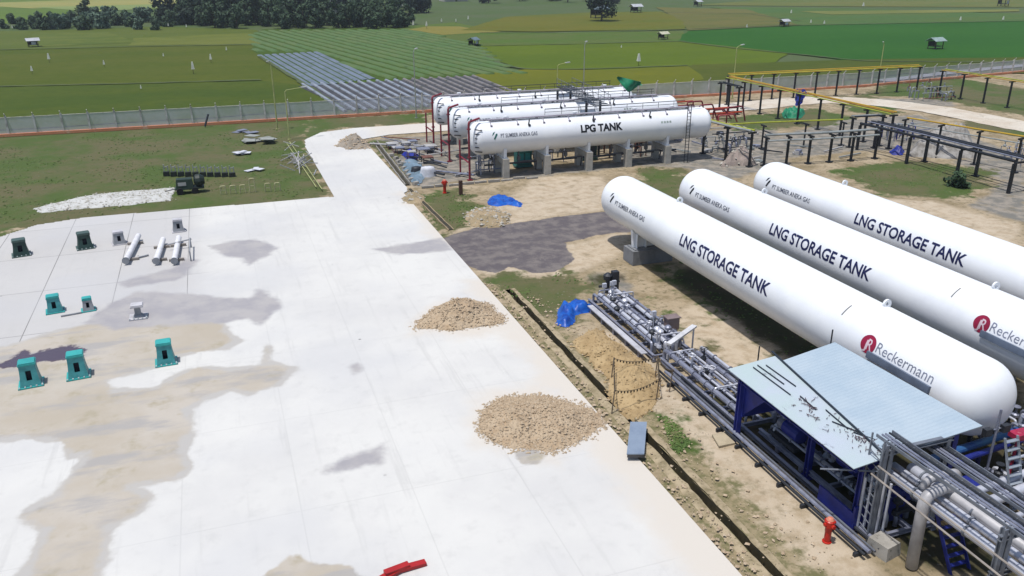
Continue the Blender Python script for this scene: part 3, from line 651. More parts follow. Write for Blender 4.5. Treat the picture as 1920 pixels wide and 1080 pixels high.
# --- LPG tanks (parallel to the fence)
RP, ZP = 1.58, 3.75
m_dark = M("dark_steel", C(58, 62, 70), .55, .2); m_redp = M("red_pipe_paint", C(150, 34, 56), .5, c2=C(120, 30, 46)); m_rail = M("rail_grey", C(120, 124, 134), .5)
lpglab = ["white LPG tank in front, with bold black lettering along its side", "white LPG tank in the middle row behind the lettered one, under the green cloth", "white LPG tank at the back, nearest the fence and the planting beds"]
m_pier = M("pier_concrete", C(206, 202, 192), .9, c2=C(185, 180, 170), scale=1.5, bump=.2)
for ti, (yc, x0, x1) in enumerate(((77.0, 22.6, 49.0), (85.4, 22.9, 49.9), (93.2, 23.2, 48.2))):
    r = empty("lpg_tank", (36, yc, 0), lpglab[ti], "gas tank", "three LPG tanks side by side")
    MB().lathe(headprof(RP, x1-x0, .95), (x0, yc, ZP), 56, 'X').build("vessel", m_white, r, smooth=True)
    if ti == 0: lettering("LPG TANK", "lettering", m_black, r, (yc, ZP), RP, 'X', 33.7, 38.25, 19, .68, .045)
    lettering("PT SUMBER ANEKA GAS", "small_lettering", m_greyt, r, (yc, ZP), RP, 'X', 25.35, 29.1, 15, .36, .012)
    decal(LOGO1, "company_emblem", m_tealt, r, (yc, ZP), RP, 'X', 24.75, 1, 16)
    decal([[(k, -.1), (k+.22, -.1), (k+.22, .1), (k, .1)] for k in (0, .32, .64, .96)], "nameplate", M("pale_mark", C(190, 205, 196), .5), r, (yc, ZP), RP, 'X', 42.6, 1, 22)
    # end ladder rungs (dark dashes on the left head)
    lad = MB()
    for k in range(6): lad.bar((x0+.25-.07*k*0, yc-1.25, ZP-1.0+k*.42), (x0+.95, yc-1.45+abs(k-3)*.05, ZP-1.1+k*.42), .1, .09)
    lad.build("step_bracket", m_dark, r)
    # top walkway and handrail
    w = MB(); w.box(x0+2, yc-.35, ZP+RP+.12, x1-2.5, yc+.35, ZP+RP+.17)
    k = x0+2.2
    while k < x1-2.6: w.box(k-.04, yc-.3, ZP+RP-.1, k+.04, yc+.3, ZP+RP+.12); k += 2.4
    w.build("walkway", M("walkway_grey", C(205, 205, 215), .6), r)
    hr = MB(); k = x0+8 if ti == 0 else x0+6
    st = k
    while k < x1-2.6: hr.tube((k, yc+.36, ZP+RP+.17), (k, yc+.36, ZP+RP+.75), .025, 5); k += 1.8
    hr.tube((st, yc+.36, ZP+RP+.75), (x1-2.7, yc+.36, ZP+RP+.75), .04, 5).tube((st, yc+.36, ZP+RP+.45), (x1-2.7, yc+.36, ZP+RP+.45), .025, 5).build("handrail", m_dark, r)
    sp = MB().tube((x0+1, yc-.45, ZP+RP+.22), (x1-1.2, yc-.45, ZP+RP+.22), .045, 6)
    for q in range(9): sp.tube((x0+2+q*2.7, yc-.45, ZP+RP+.2), (x0+2+q*2.7, yc-.95, ZP+RP-.28), .035, 5).box(x0+1.9+q*2.7, yc-1.05, ZP+RP-.42, x0+2.1+q*2.7, yc-.9, ZP+RP-.22)
    sp.build("spray_pipe", M("pale_pipe", C(180, 170, 185), .5), r)
    for q in (26.3, 33.6, 40.2, 44.5): MB().lathe([(.16, 0), (.16, .35), (.24, .35), (.24, .45)], (q, yc-.1, ZP+RP-.05), 10).build("nozzle", m_white, r)
    for q in (28.4, 35.2, 41.5): MB().tube((q, yc-.98, ZP+RP-.35), (q, yc-1.15, ZP+RP+.1), .07, 6).box(q-.1, yc-1.25, ZP+RP-.5, q+.1, yc-1.02, ZP+RP-.32).build("valve", m_dark, r)
    for k, xp in enumerate((25.9, 30.25, 34.75, 39.15, 43.65)):
        MB().box(xp-.31, yc-1.6, 0, xp+.31, yc-.9, 1.85).box(xp-.31, yc+.9, 0, xp+.31, yc+1.6, 1.85).box(xp-.26, yc-.9, 1.3, xp+.26, yc+.9, 1.8).build("pier", m_pier, r)
        MB().prism_axis(saddle_poly(yc, ZP, RP+.02, 2.5, 1.87, over=.82), xp-.14, xp+.14, 'X').box(xp-.3, yc-1.3, 1.853, xp+.3, yc+1.3, 1.9).build("saddle", m_white, r)
    # red fire water riser at the left end
    p = MB(); xx = x0-.35
    p.path([(xx, yc-1.3, 0), (xx, yc-1.3, 5.6), (xx+1.3, yc-.45, 5.75)], .11, 8)
    p.tube((xx, yc-1.3, 1.7), (xx, yc+2.2, 1.7), .08, 8).tube((xx-.1, yc+1.6, 0), (xx-.1, yc+1.6, 3.4), .09, 8).box(xx-.25, yc-1.5, 0, xx+.25, yc-1.1, .1)
    p.lathe([(.2, 0), (.2, .1)], (xx, yc-1.3, 2.2), 10).lathe([(.2, 0), (.2, .1)], (xx, yc-1.3, 4.9), 10)
    p.build("fire_riser", m_redp, r)
    q = MB()
    for (a, c_) in ((27.5, 1.9), (32.5, 1.8), (37.5, 1.9), (41.5, 1.8)):
        q.path([(a, yc-.6, 2.3), (a, yc-.6, 1.3), (a+c_, yc-.6, 1.3), (a+c_, yc-.3, .3)], .08, 7).lathe([(.2, 0), (.2, .35)], (a, yc-.6, 1.5), 10)
    q.tube((24.5, yc+1.0, .8), (46, yc+1.0, .8), .1, 8)
    q.build("outlet_piping", M("dull_pipe", C(104, 104, 108), .5, .3), r)
# column on front tank right and cross walkway between tanks
cw = empty("access_platform", (37.5, 85, 0), "dark steel access platform crossing between the tops of the LPG tanks", "platform")
d = MB()
for k in range(14): d.bar((36.3+k*.12, 78.4+k*1.05, 5.9), (38.2+k*.12, 78.4+k*1.05, 5.9), .5, .05)
d.build("grating", m_dark, cw)
rl = MB()
for s_ in (0, 1.9):
    for hh in (.5, 1.0): rl.tube((36.3+s_, 78.4, 5.9+hh), (37.9+s_, 92.1, 5.9+hh), .03, 5)
    for k in range(8): rl.tube((36.3+s_+k*.228, 78.4+k*1.957, 5.9), (36.3+s_+k*.228, 78.4+k*1.957, 6.9), .03, 5)
rl.build("guard_rail", m_rail, cw)
lg = MB()
for k in (81.2, 89.2): lg.box(36.7, k-.1, 0, 36.9, k+.1, 5.87).box(38.3, k-.1, 0, 38.5, k+.1, 5.87)
lg.build("support_leg", m_dark, cw)
vl = empty("vertical_ladder", (45.6, 75.3, 0), "dark upright ladder against the right end of the front LPG tank", "ladder")
l = MB().bar((45.45, 75.25, 0), (45.45, 75.25, 5.9), .06, .06).bar((45.85, 75.25, 0), (45.85, 75.25, 5.9), .06, .06); l.build("stile", m_dark, vl)
l = MB()
for k in range(18): l.tube((45.45, 75.25, .3+k*.32), (45.85, 75.25, .3+k*.32), .02, 5)
l.build("rung", m_dark, vl)

# ================================================================== SITE OBJECTS: pump pedestals
m_teal = M("teal_paint", C(84, 180, 184), .5, c2=C(62, 156, 160), scale=2.5); m_tealc = M("teal_cap", C(66, 190, 186), .45, c2=C(56, 170, 168))
m_dgreen = M("dark_green_paint", C(44, 78, 72), .55, c2=C(34, 62, 56)); m_dgc = M("dark_green_cap", C(80, 104, 98), .55)
m_gw = M("grey_paint", C(178, 180, 184), .6, c2=C(150, 154, 160)); m_gwc = M("grey_cap", C(224, 222, 226), .6)
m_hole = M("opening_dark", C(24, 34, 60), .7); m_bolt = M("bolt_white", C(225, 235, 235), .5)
def pedestal(x, y, s, h, mb_, mc, lab, rz=0, bolts=True, thin=False):
    r = empty("pump_pedestal", (0, 0, 0), lab, "pedestal", "steel pedestals standing in rows on the yard")
    w, d = .5*s, .45*s
    if thin:
        MB().box(-w*.5, -d*.5, .07, w*.5, d*.5, h-.1).box(-w*.9, -d*.9, .07, w*.9, d*.9, .2, tx=.1, ty=.1).build("body", mb_, r)
    else:
        # tapered shell with an arched opening towards the front
        b = MB(); t0, t1 = .06, h-.12; fl = .16*s
        def X(z): return w+fl*(1-z/h)**2.2
        zs = [t0, .3*h, .42*h, .55*h, .68*h, t1]
        for sgn in (-1, 1):
            for i in range(5):
                z0, z1 = zs[i], zs[i+1]
                hw = .17*s if .29*h <= z0 < .66*h else 0
                if hw == 0 and sgn == 1: continue
                if hw == 0:
                    b.add([(-X(z0), -d-fl*(1-z0/h)**2, z0), (X(z0), -d-fl*(1-z0/h)**2, z0), (X(z1), -d-fl*(1-z1/h)**2, z1), (-X(z1), -d-fl*(1-z1/h)**2, z1)], [(0, 1, 2, 3)])
                else:
                    b.add([(sgn*hw, -d-fl*(1-z0/h)**2, z0), (sgn*X(z0), -d-fl*(1-z0/h)**2, z0), (sgn*X(z1), -d-fl*(1-z1/h)**2, z1), (sgn*hw, -d-fl*(1-z1/h)**2, z1)], [(0, 1, 2, 3)])
                    b.add([(sgn*hw, -d-fl*(1-z0/h)**2, z0), (sgn*hw, -d+.3, z0), (sgn*hw, -d+.3, z1), (sgn*hw, -d-fl*(1-z1/h)**2, z1)], [(0, 1, 2, 3)])
        for i in range(5):
            z0, z1 = zs[i], zs[i+1]; a0, a1 = fl*(1-z0/h)**2, fl*(1-z1/h)**2
            b.add([(-X(z0), d+a0, z0), (X(z0), d+a0, z0), (X(z1), d+a1, z1), (-X(z1), d+a1, z1)], [(0, 1, 2, 3)])
            for sgn in (-1, 1): b.add([(sgn*X(z0), -d-a0, z0), (sgn*X(z0), d+a0, z0), (sgn*X(z1), d+a1, z1), (sgn*X(z1), -d-a1, z1)], [(0, 1, 2, 3)])
        b.build("body", mb_, r)
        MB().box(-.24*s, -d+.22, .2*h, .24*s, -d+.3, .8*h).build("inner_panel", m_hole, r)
    MB().box(-w*1.08, -d*1.1, h-.14, w*1.08, d*1.1, h-.06).box(-w*.98, -d, h-.06, w*.98, d, h).build("cap", mc, r)
    e = w+.16*s+.08
    MB().box(-e, -d-.26*s, 0, e, d+.26*s, .06).build("base_plate", mc, r)
    if bolts:
        for k in range(5):
            MB().box(-e+.03+k*(2*e-.12)/4, -d-.25*s, .061, -e+.1+k*(2*e-.12)/4, -d-.18*s, .12).build("anchor_bolt", m_bolt, r)
            MB().box(e-.1, -d-.1+k*.18*s, .061, e-.03, -d-.03+k*.18*s, .12).build("anchor_bolt", m_bolt, r)
    r.location = (x, y, .05); r.rotation_euler.z = rz; return r
pedestal(-10.5, 43.4, .74, 1.3, m_teal, m_tealc, "bright teal pedestal at the left end of the front row, nearest the picture edge", .12)
pedestal(-8.35, 43.6, .74, 1.3, m_teal, m_tealc, "bright teal pedestal second in the front row, beside the dark puddle", .1)
pedestal(-4.15, 43.7, .72, 1.25, m_teal, m_tealc, "bright teal pedestal standing alone at the right of the front row", .05)
pedestal(-10.75, 53.4, .66, 1.05, m_teal, m_tealc, "teal pedestal at the left of the middle row with a see-through opening", .15, bolts=False)
pedestal(-8.85, 52.9, .5, .85, m_gw, m_tealc, "small grey pedestal with a teal cap in the middle row", .15, bolts=False)
pedestal(-5.9, 50.7, .66, .85, m_gw, m_gwc, "white topped narrow pedestal standing in the grey wet stain", 0, thin=True)
pedestal(-14.6, 65.8, .82, 1.2, m_dgreen, m_dgc, "dark green pedestal in the back row at the far left edge", .2)
pedestal(-10.4, 66.0, .82, 1.2, m_dgreen, m_dgc, "dark green pedestal in the back row left of the grey one", .2)
pedestal(-8.1, 66.2, .68, 1.0, m_gw, m_gwc, "light grey pedestal in the back row beside the dark green one", .2, bolts=False)
pedestal(-3.95, 68.0, .66, 1.0, m_gw, m_gwc, "grey pedestal behind the white beams on the yard", .1, bolts=False)
# white beams lying on blocks
m_beam = M("white_beam", C(246, 245, 246, 1.5), .5, c2=C(226, 224, 228, 1.5), scale=1.5)
for (x, y0, y1, dx, lab) in ((-7.0, 60.8, 66.6, .25, "white round beam lying left of the other two on the yard"), (-5.1, 60.0, 65.0, .15, "white round beam lying in the middle of the three on the yard"), (-3.95, 59.6, 65.0, .1, "white round beam at the right, beside the grey pedestal")):
    r = empty("steel_beam", (x, (y0+y1)/2, 0), lab, "beam", "white beams lying on the yard")
    MB().tube((x-dx, y0, .4), (x+dx, y1, .4), .2, 14).build("beam", m_beam, r, smooth=True, autos=True)
    MB().lathe([(.25, 0), (.25, .05)], (x-dx, y0-.04, .4), 16, 'Y').build("end_flange", m_gw, r)
    MB().box(x-.5, y0+.9, .04, x+.5, y0+1.1, .22).box(x-.5, y1-1.1, .04, x+.6, y1-.9, .22).build("timber_block", M("timber", C(170, 162, 154), .9), r)
r = empty("low_stand", (-3.1, 61.5, 0), "thin grey pipe frame on short posts beside the right white beam", "pipe frame")
MB().tube((-3.0, 60.2, .05), (-3.0, 60.2, .8), .05).tube((-3.0, 63.4, .05), (-3.0, 63.4, .8), .05).tube((-3.0, 60.2, .78), (-3.0, 63.4, .78), .05).tube((-4.6, 63.2, .5), (-2.9, 63.4, .7), .05).build("tube_frame", m_gw, r)
tag(MB().bar((-7.0, 61.8, .12), (-5.9, 62.4, .12), .12, .12).build("steel_bar", m_gw), "short grey bar lying between the left and middle white beams", "steel bar")
tag(MB().bar((-10.3, 52.3, .1), (-9.2, 52.5, .1), .1, .08).build("steel_bar", m_gw), "short grey bar lying between the teal and small grey pedestals", "steel bar")

# ------------------------------------------------------------------ heaps
def heap(name, poly, h, m, lab, cat, stones=0, sr=.12, ms=None, step=.18, power=.75, peaks=None, kind=None, group=None, edge=1.3):
    xs = [p[0] for p in poly]; ys = [p[1] for p in poly]
    X, Y = np.meshgrid(np.arange(min(xs)-.3, max(xs)+.3, step), np.arange(min(ys)-.3, max(ys)+.3, step))
    s = sdist(X, Y, poly)+.22*snoise(X, Y, 2.5, 11)+.1*snoise(X, Y, 6, 12)
    k = np.clip(s/edge, 0, 1)**power
    if peaks:
        g = np.zeros_like(X)
        for (px_, py_, rr, a) in peaks: g = np.maximum(g, a*np.clip(1-np.hypot(X-px_, Y-py_)/rr, 0, 1)**.85)
        k = k*.18+k*g
    Z = h*k*(1+.16*snoise(X, Y, 2.2, 4)+.1*snoise(X, Y, 6, 8)+np.random.uniform(-.07, .07, X.shape))+.03
    Z = np.where(s < 0, -.12, Z)
    nx, ny = X.shape[1], X.shape[0]; vs = np.stack([X, Y, Z], -1).reshape(-1, 3)
    mb = MB(); mb.v = [tuple(map(float, v)) for v in vs]; sf = s.reshape(-1)
    for j in range(ny-1):
        for i in range(nx-1):
            a = j*nx+i
            if max(sf[a], sf[a+1], sf[a+nx], sf[a+nx+1]) > 0: mb.f.append((a, a+1, a+nx+1, a+nx))
    used = sorted({q for f in mb.f for q in f}); mp_ = {u: i for i, u in enumerate(used)}
    mb.v = [mb.v[u] for u in used]; mb.f = [tuple(mp_[q] for q in f) for f in mb.f]
    loc = (sum(xs)/len(xs), sum(ys)/len(ys), 0)
    r = empty(name, loc, lab, cat, group)
    if kind: r['kind'] = kind
    mb.build("mound", m, r, smooth=False, recalc=False)
    if stones:
        q = MB(); idx = np.argwhere((s > -.12) | ((s > -.32) & (np.random.uniform(0, 1, s.shape) < .2)))
        for _ in range(stones):
            j, i = idx[random.randrange(len(idx))]; q.rock(X[j, i]+random.uniform(-.1, .1), Y[j, i]+random.uniform(-.1, .1), max(.05, Z[j, i])+.01, sr*random.choice([.35, .45, .6, .7, .9, 1.0, 1.15, 1.7]))
        tag(q.build("loose_stones", ms or m, r, recalc=False), kind='stuff')
    return r
m_grav = M("gravel", C(212, 190, 160), .95, c2=C(194, 168, 136), scale=1.4, c3=C(180, 160, 136), scale3=5, bump=.8, bscale=9)
m_stone = M("loose_stone", C(214, 193, 164), .95, c2=C(196, 171, 140), scale=4, c3=C(228, 212, 190), scale3=7)
heap("gravel_heap", pxpoly([(782, 618), (786, 600), (820, 578), (870, 562), (915, 572), (942, 590), (946, 606), (900, 614), (850, 622)]), .88, m_grav, "crushed stone heap with a pointed top, in the middle of the yard beside the drain", "gravel heap", 2600, .05, m_stone, step=.11,
    peaks=[(11.9, 44.4, 3.0, 1.0), (13.0, 43.6, 2.4, .6)], group="gravel heaps on the yard")
heap("gravel_heap", pxpoly([(898, 800), (905, 768), (940, 748), (1010, 742), (1080, 760), (1130, 776), (1132, 800), (1090, 832), (1030, 848), (960, 842), (915, 826)]), .66, m_grav, "wide low gravel heap nearest the camera on the yard", "gravel heap", 4200, .05, m_stone, step=.11,
    peaks=[(11.0, 31.6, 2.6, 1.0), (12.7, 31.0, 2.4, .9), (13.6, 30.5, 1.6, .7)], group="gravel heaps on the yard")
heap("gravel_heap", pxpoly([(632, 274), (640, 262), (662, 255), (690, 266), (692, 280), (650, 281)]), 1.1, M("grey_gravel", C(178, 166, 150), .95, c2=C(150, 140, 126), bump=.8), "small far gravel heap on the path before the LPG tanks", "gravel heap", 250, .12, m_stone, step=.25, peaks=[(14.6, 96, 2.6, 1)])
m_tan = M("tan_soil", C(206, 178, 132), .95, c2=C(180, 152, 108), scale=1.0, c3=C(150, 126, 90), scale3=3.5, bump=.7)
heap("soil_mound", pxpoly([(1065, 640), (1120, 618), (1170, 650), (1235, 700), (1232, 760), (1195, 785), (1160, 770), (1130, 700)]), .75, m_tan, "tan soil mound inside the rope barrier beside the drain", "soil mound", 500, .07, m_tan, step=.14,
    peaks=[(18.3, 33.2, 2.4, 1), (18.3, 36, 2.4, .7), (18.1, 38.5, 2.2, .6)])
m_pile = M("debris_pale", C(214, 208, 196), .95, c2=C(190, 184, 170), bump=.6)
heap("rubble_strip", pxpoly([(60, 392), (140, 372), (200, 362), (330, 352), (322, 376), (250, 384), (150, 392), (80, 400)]), .2, M("lime_rubble", C(226, 226, 222), .95, c2=C(205, 204, 198), c3=C(160, 158, 140), scale3=2, bump=.5), "long strip of white rubble lying on the grass before the yard", "rubble", 500, .07, m_pile, step=.22, peaks=None, edge=2.2)
heap("soil_mound", pxpoly([(1700, 292), (1730, 262), (1770, 252), (1830, 280), (1836, 296), (1780, 298)]), 2.6, M("grey_soil", C(186, 182, 176), .95, c2=C(140, 134, 126), bump=.5), "large grey earth mound behind the right pipe rack posts", "soil mound", 0, step=.3, edge=1.6, peaks=[(72.8, 73.5, 6, 1), (76.5, 71, 6, .9)])
heap("soil_mound", pxpoly([(1352, 312), (1370, 290), (1400, 285), (1420, 310)]), 1.6, M("pinkish_soil", C(176, 160, 150), .95, c2=C(150, 138, 128), bump=.5), "small pinkish soil mound beside the pipe rack near the LPG tanks", "soil mound", 60, .15, m_pile, step=.22, edge=1.5)
heap("soil_mound", pxpoly([(870, 410), (890, 392), (925, 392), (960, 405), (940, 425), (890, 428)]), .5, m_soil, "low sandy mound beside the green grass patch and the wet mud", "soil mound", 160, .1, m_pile, step=.2)
heap("soil_mound", pxpoly([(750, 372), (775, 362), (800, 368), (790, 384), (760, 384)]), .45, m_soil, "little dirt mound on the yard edge below the kerbs", "soil mound", 60, .1, m_pile, step=.2)
# loose stones along the yard edge: uncountable
q = MB()
for _ in range(700):
    y = random.uniform(17, 49); q.rock(15.25+abs(random.gauss(0, .4))*1.2, y, .06, random.choice([.02, .03, .03, .05, .09]))
for _ in range(500):
    y = random.uniform(18, 46); q.rock(16.9+abs(random.gauss(0, 1.1)), y, .04, random.choice([.02, .03, .03, .04, .1]))
tag(q.build("scattered_stones", m_stone, recalc=False), "scattered small stones and rubble along the edge of the yard and drain", "stones", kind='stuff')
# grass tufts
m_tuft = M("grass_tufts", C(110, 134, 66), .9, c2=C(92, 120, 58), scale=.5, c3=C(146, 142, 96), scale3=.8)
q = MB()
def tufts(poly, n, s, hh):
    xs = [p[0] for p in poly]; ys = [p[1] for p in poly]; k = 0
    P = np.random.uniform([min(xs), min(ys)], [max(xs), max(ys)], (n*3, 2)); ok = sdist(P[:, 0], P[:, 1], poly) > -.1
    den = snoise(P[:, 0], P[:, 1], .5, 21)
    for (x, y), o_, dn in zip(P, ok, den):
        if not o_ or dn < -.1: continue
        a = random.uniform(0, 3.14); w = s*random.uniform(.5, 1.3); h = hh*random.uniform(.5, 1.4)
        for b2 in (a, a+1.6): q.add([(x-w*math.cos(b2), y-w*math.sin(b2), 0), (x+w*math.cos(b2), y+w*math.sin(b2), 0), (x+w*.7*math.cos(b2)+.1, y+w*.7*math.sin(b2), h), (x-w*.8*math.cos(b2), y-w*.8*math.sin(b2)+.1, h*.8)], [(0, 1, 2, 3)])
tufts([(-28, 75), (8, 75), (8, 113), (-28, 113)], 900, .12, .05)
for pp, n_ in ((1, 500), (2, 500), (3, 250), (4, 700), (5, 250), (11, 500), (12, 300), (7, 700)): tufts(P_grass[pp], n_//3, .08, .05)
tag(q.build("grass", m_tuft, recalc=False), "rough grass tufts growing on the lawn and bare ground", "grass", kind='stuff')
#@@PART2@@
# ================================================================== PIPE RACKS (dark posts, yellow rails)
m_blk = M("black_steel", C(34, 38, 46), .55, .1); m_yel = M("yellow_rail", C(218, 178, 44), .45, c2=C(204, 160, 54)); m_ylg = M("yellow_green_rail", C(190, 196, 60), .5)
m_silv = M("silver_pipe", C(228, 230, 240), .35, .15, c2=C(204, 208, 222), scale=1.5)
m_dsil = M("dull_silver_pipe", C(164, 168, 186), .45, .25, c2=C(132, 136, 156), scale=2)
m_pgrey = M("pale_grey_pipe", C(182, 188, 186), .5, .1)
def rack(name, pts, h, lab, rails, postm=m_blk, foot=True, depth=0, group="pipe racks with dark posts", pw=.2, beamm=None):
    # pts: post positions; rails: (dz, lateral offset, radius, material, name)
    r = empty(name, (sum(p[0] for p in pts)/len(pts), sum(p[1] for p in pts)/len(pts), 0), lab, "pipe rack", group)
    for i, (x, y) in enumerate(pts):
        a = Vector(pts[max(0, i-1)]); c = Vector(pts[min(len(pts)-1, i+1)]); d = (c-a).normalized(); n = Vector((-d.y, d.x))
        b = MB(); b.box(x-pw/2, y-pw/2, 0, x+pw/2, y+pw/2, h-.08)
        if foot: b.box(x-.26, y-.26, 0, x+.26, y+.26, .12)
        if depth:
            x2, y2 = x+n.x*depth, y+n.y*depth; b.box(x2-pw/2, y2-pw/2, 0, x2+pw/2, y2+pw/2, h-.08).bar((x, y, h), (x2, y2, h), .16, .16)
        else: b.bar((x-n.x*.55, y-n.y*.55, h), (x+n.x*.55, y+n.y*.55, h), .16, .16)
        b.build("post", postm, r)
    for (dz, off, rr, mm, nm) in rails:
        q = MB()
        for i in range(len(pts)-1):
            a, c = Vector(pts[i]), Vector(pts[i+1]); d = (c-a).normalized(); n = Vector((-d.y, d.x))
            q.tube((*(a+n*off), h+dz), (*(c+n*off), h+dz), rr, 7)
        q.build(nm, mm, r)
    return r
def line(a, b, n): return [(a[0]+(b[0]-a[0])*i/(n-1), a[1]+(b[1]-a[1])*i/(n-1)) for i in range(n)]
rack("pipe_rack", line((70.0, 105.4), (70.3, 73.4), 9), 3.7, "long dark pipe rack with orange yellow rails running towards the camera on the right", [(.35, .35, .09, m_yel, "yellow_pipe"), (.3, 0, .07, M("orange_rail", C(196, 146, 50), .5), "orange_pipe"), (.2, -.4, .07, m_ylg, "thin_pipe")], depth=0)
rack("pipe_rack", line((67.0, 102.6), (66.9, 98.0), 3), 3.6, "short dark rack portal beside the corner of the long yellow railed pipe rack", [(.15, .3, .08, m_blk, "pipe"), (.15, -.3, .08, m_blk, "pipe")])
rack("pipe_rack", line((71.5, 107.6), (105.6, 106.4), 10), 3.7, "far dark pipe rack with bright yellow rails along the boundary fence", [(.35, .35, .08, m_yel, "yellow_pipe"), (.2, -.3, .06, m_yel, "yellow_pipe"), (.2, 0, .08, m_ylg, "thin_pipe")])
rack("pipe_rack", line((105.8, 102.0), (105.6, 77.0), 7), 3.6, "dark posts with a thin yellow rail before the bright green grass at the far right", [(.3, .3, .08, m_ylg, "yellow_pipe"), (.2, -.3, .06, m_yel, "yellow_pipe")])
rack("pipe_rack", [(49.6, 78.4), (50.0, 74.6), (50.7, 71.3)], 3.5, "short dark rack with pale rails beside the right end of the front LPG tank", [(.2, .3, .1, m_ylg, "pipe"), (.2, -.2, .12, m_pgrey, "pipe")])
rack("pipe_rack", [(52.4, 71.2), (54.9, 70.9), (57.2, 70.4), (59.7, 70.2), (62.3, 70.0), (65.3, 69.9)], 2.9, "dark pipe rack with two pale grey pipes behind the far LNG tank end", [(.2, .3, .13, m_pgrey, "pipe"), (-.3, -.2, .1, m_pgrey, "pipe")])
rack("pipe_rack", [(52.6, 78.6), (57.0, 78.2), (62.0, 77.4), (66.5, 76.6)], 2.6, "low rack with a bright yellow rail before the green net", [(.3, .3, .09, m_ylg, "yellow_pipe")], pw=.14)
rack("pipe_rack", [(69.0, 74.2), (69.2, 67.0), (69.1, 60.4), (69.1, 54.5)], 2.8, "heavy dark double post rack nearest on the right, before the grey mound", [(.16, 0, .14, m_blk, "beam"), (.16, -2.4, .14, m_blk, "beam"), (.3, -.9, .1, m_dark, "pipe"), (.3, -1.5, .07, m_dsil, "pipe")], depth=-2.4, pw=.24)
rack("pipe_rack", [(70.9, 72.2), (71.9, 68.2), (72.9, 64.2), (73.9, 60.2), (74.6, 57)], 3.4, "taller rack with a yellow rail above the grey mound at the right edge", [(.2, .2, .09, m_yel, "yellow_pipe"), (-.5, .2, .07, m_pgrey, "pipe")], pw=.16)
rack("pipe_rack", [(66.6, 75.4), (70.4, 75.0)], 3.3, "small dark portal joining the two racks near the blue tarp", [(.2, .3, .09, m_pgrey, "pipe"), (.2, -.3, .09, m_blk, "pipe")])
# ------------------------------------------------------------------ tarps
m_blue = M("blue_tarp", C(24, 108, 214), .45, c2=C(12, 62, 160), scale=1.8); m_dblue = M("navy_tarp", C(40, 56, 170), .5, c2=C(30, 40, 130), scale=2)
m_grn = M("green_cloth", C(12, 150, 104), .6, c2=C(8, 120, 84), scale=2); m_wht = M("white_cloth", C(236, 238, 246), .7)
def tarp(poly, h, m, lab, name="blue_tarp", cat="tarp", z0=.02, step=.1, seed=1, group=None):
    xs = [p[0] for p in poly]; ys = [p[1] for p in poly]; xa = np.arange(min(xs)-.2, max(xs)+.2, step); ya = np.arange(min(ys)-.2, max(ys)+.2, step)
    X, Y = np.meshgrid(xa, ya); s = sdist(X, Y, poly)+.1*snoise(X, Y, 4, seed)
    Z = z0+h*np.clip(s/.3, 0, 1)*(.25+.75*np.abs(snoise(X, Y, 3.2, seed+1))**.5+.25*np.abs(snoise(X, Y, 9, seed+2)))
    nx, ny = X.shape[1], X.shape[0]; mb = MB(); sf = s.reshape(-1); mb.v = [tuple(map(float, v)) for v in np.stack([X, Y, Z], -1).reshape(-1, 3)]
    for j in range(ny-1):
        for i in range(nx-1):
            a = j*nx+i
            if max(sf[a], sf[a+1], sf[a+nx], sf[a+nx+1]) > 0: mb.f.append((a, a+1, a+nx+1, a+nx))
    used = sorted({q for f in mb.f for q in f}); mp_ = {u: i for i, u in enumerate(used)}
    mb.v = [mb.v[u] for u in used]; mb.f = [tuple(mp_[q] for q in f) for f in mb.f]
    return tag(mb.build(name, m, recalc=False, smooth=True), lab, cat, group)
tarp(pxpoly([(915, 378), (925, 368), (945, 366), (960, 373), (980, 382), (975, 388), (950, 384), (935, 388), (918, 384)]), .3, m_blue, "crumpled blue tarp on the sand between the LPG tanks and the wet mud", seed=3)
tarp(pxpoly([(1048, 580), (1062, 574), (1108, 573), (1107, 585), (1080, 592), (1074, 606), (1062, 614), (1046, 608)]), .6, m_blue, "bright blue tarp bundle beside the drain at the end of the pipe skid", seed=5)
tarp(pxpoly([(754, 290), (770, 285), (786, 292), (780, 300), (764, 298)]), .6, m_dblue, "small blue tarp among the scattered pipes left of the LPG tanks", seed=7)
tarp(pxpoly([(1668, 284), (1680, 278), (1694, 282), (1692, 291), (1672, 291)]), .7, m_dblue, "navy blue tarp on the ground beside the grey earth mound", seed=9)
tarp(pxpoly([(1466, 212), (1488, 208), (1510, 212), (1500, 222), (1470, 222)]), .9, m_grn, "green net heaped on the grass inside the pipe racks", name="green_net", cat="net", seed=11)
tarp(pxpoly([(760, 300), (785, 303), (800, 325), (785, 348), (770, 340), (755, 318)]), .35, M("glassy_sheet", C(136, 160, 178), .4, c2=C(110, 130, 140), scale=1), "grey blue plastic sheeting over goods beside the far drain", name="plastic_sheet", cat="sheeting", seed=13)
b = MB(); vs = []
for i in range(13):
    for j in range(8):
        u, v = i/12, j/7; vs.append((70.45-.35*v+.22*math.sin(u*11+v*2)*v+.1*math.sin(u*23), 90.6-2.5*u-.4*v*math.sin(u*5), 4.25-v*(1.3+.6*math.sin(u*4.3))-.15*math.sin(u*9)))
b.add(vs, [(i*8+j, i*8+j+1, (i+1)*8+j+1, (i+1)*8+j) for i in range(12) for j in range(7)])
tag(b.build("blue_tarp", m_dblue), "navy blue tarp hanging from the long yellow railed pipe rack", "tarp")
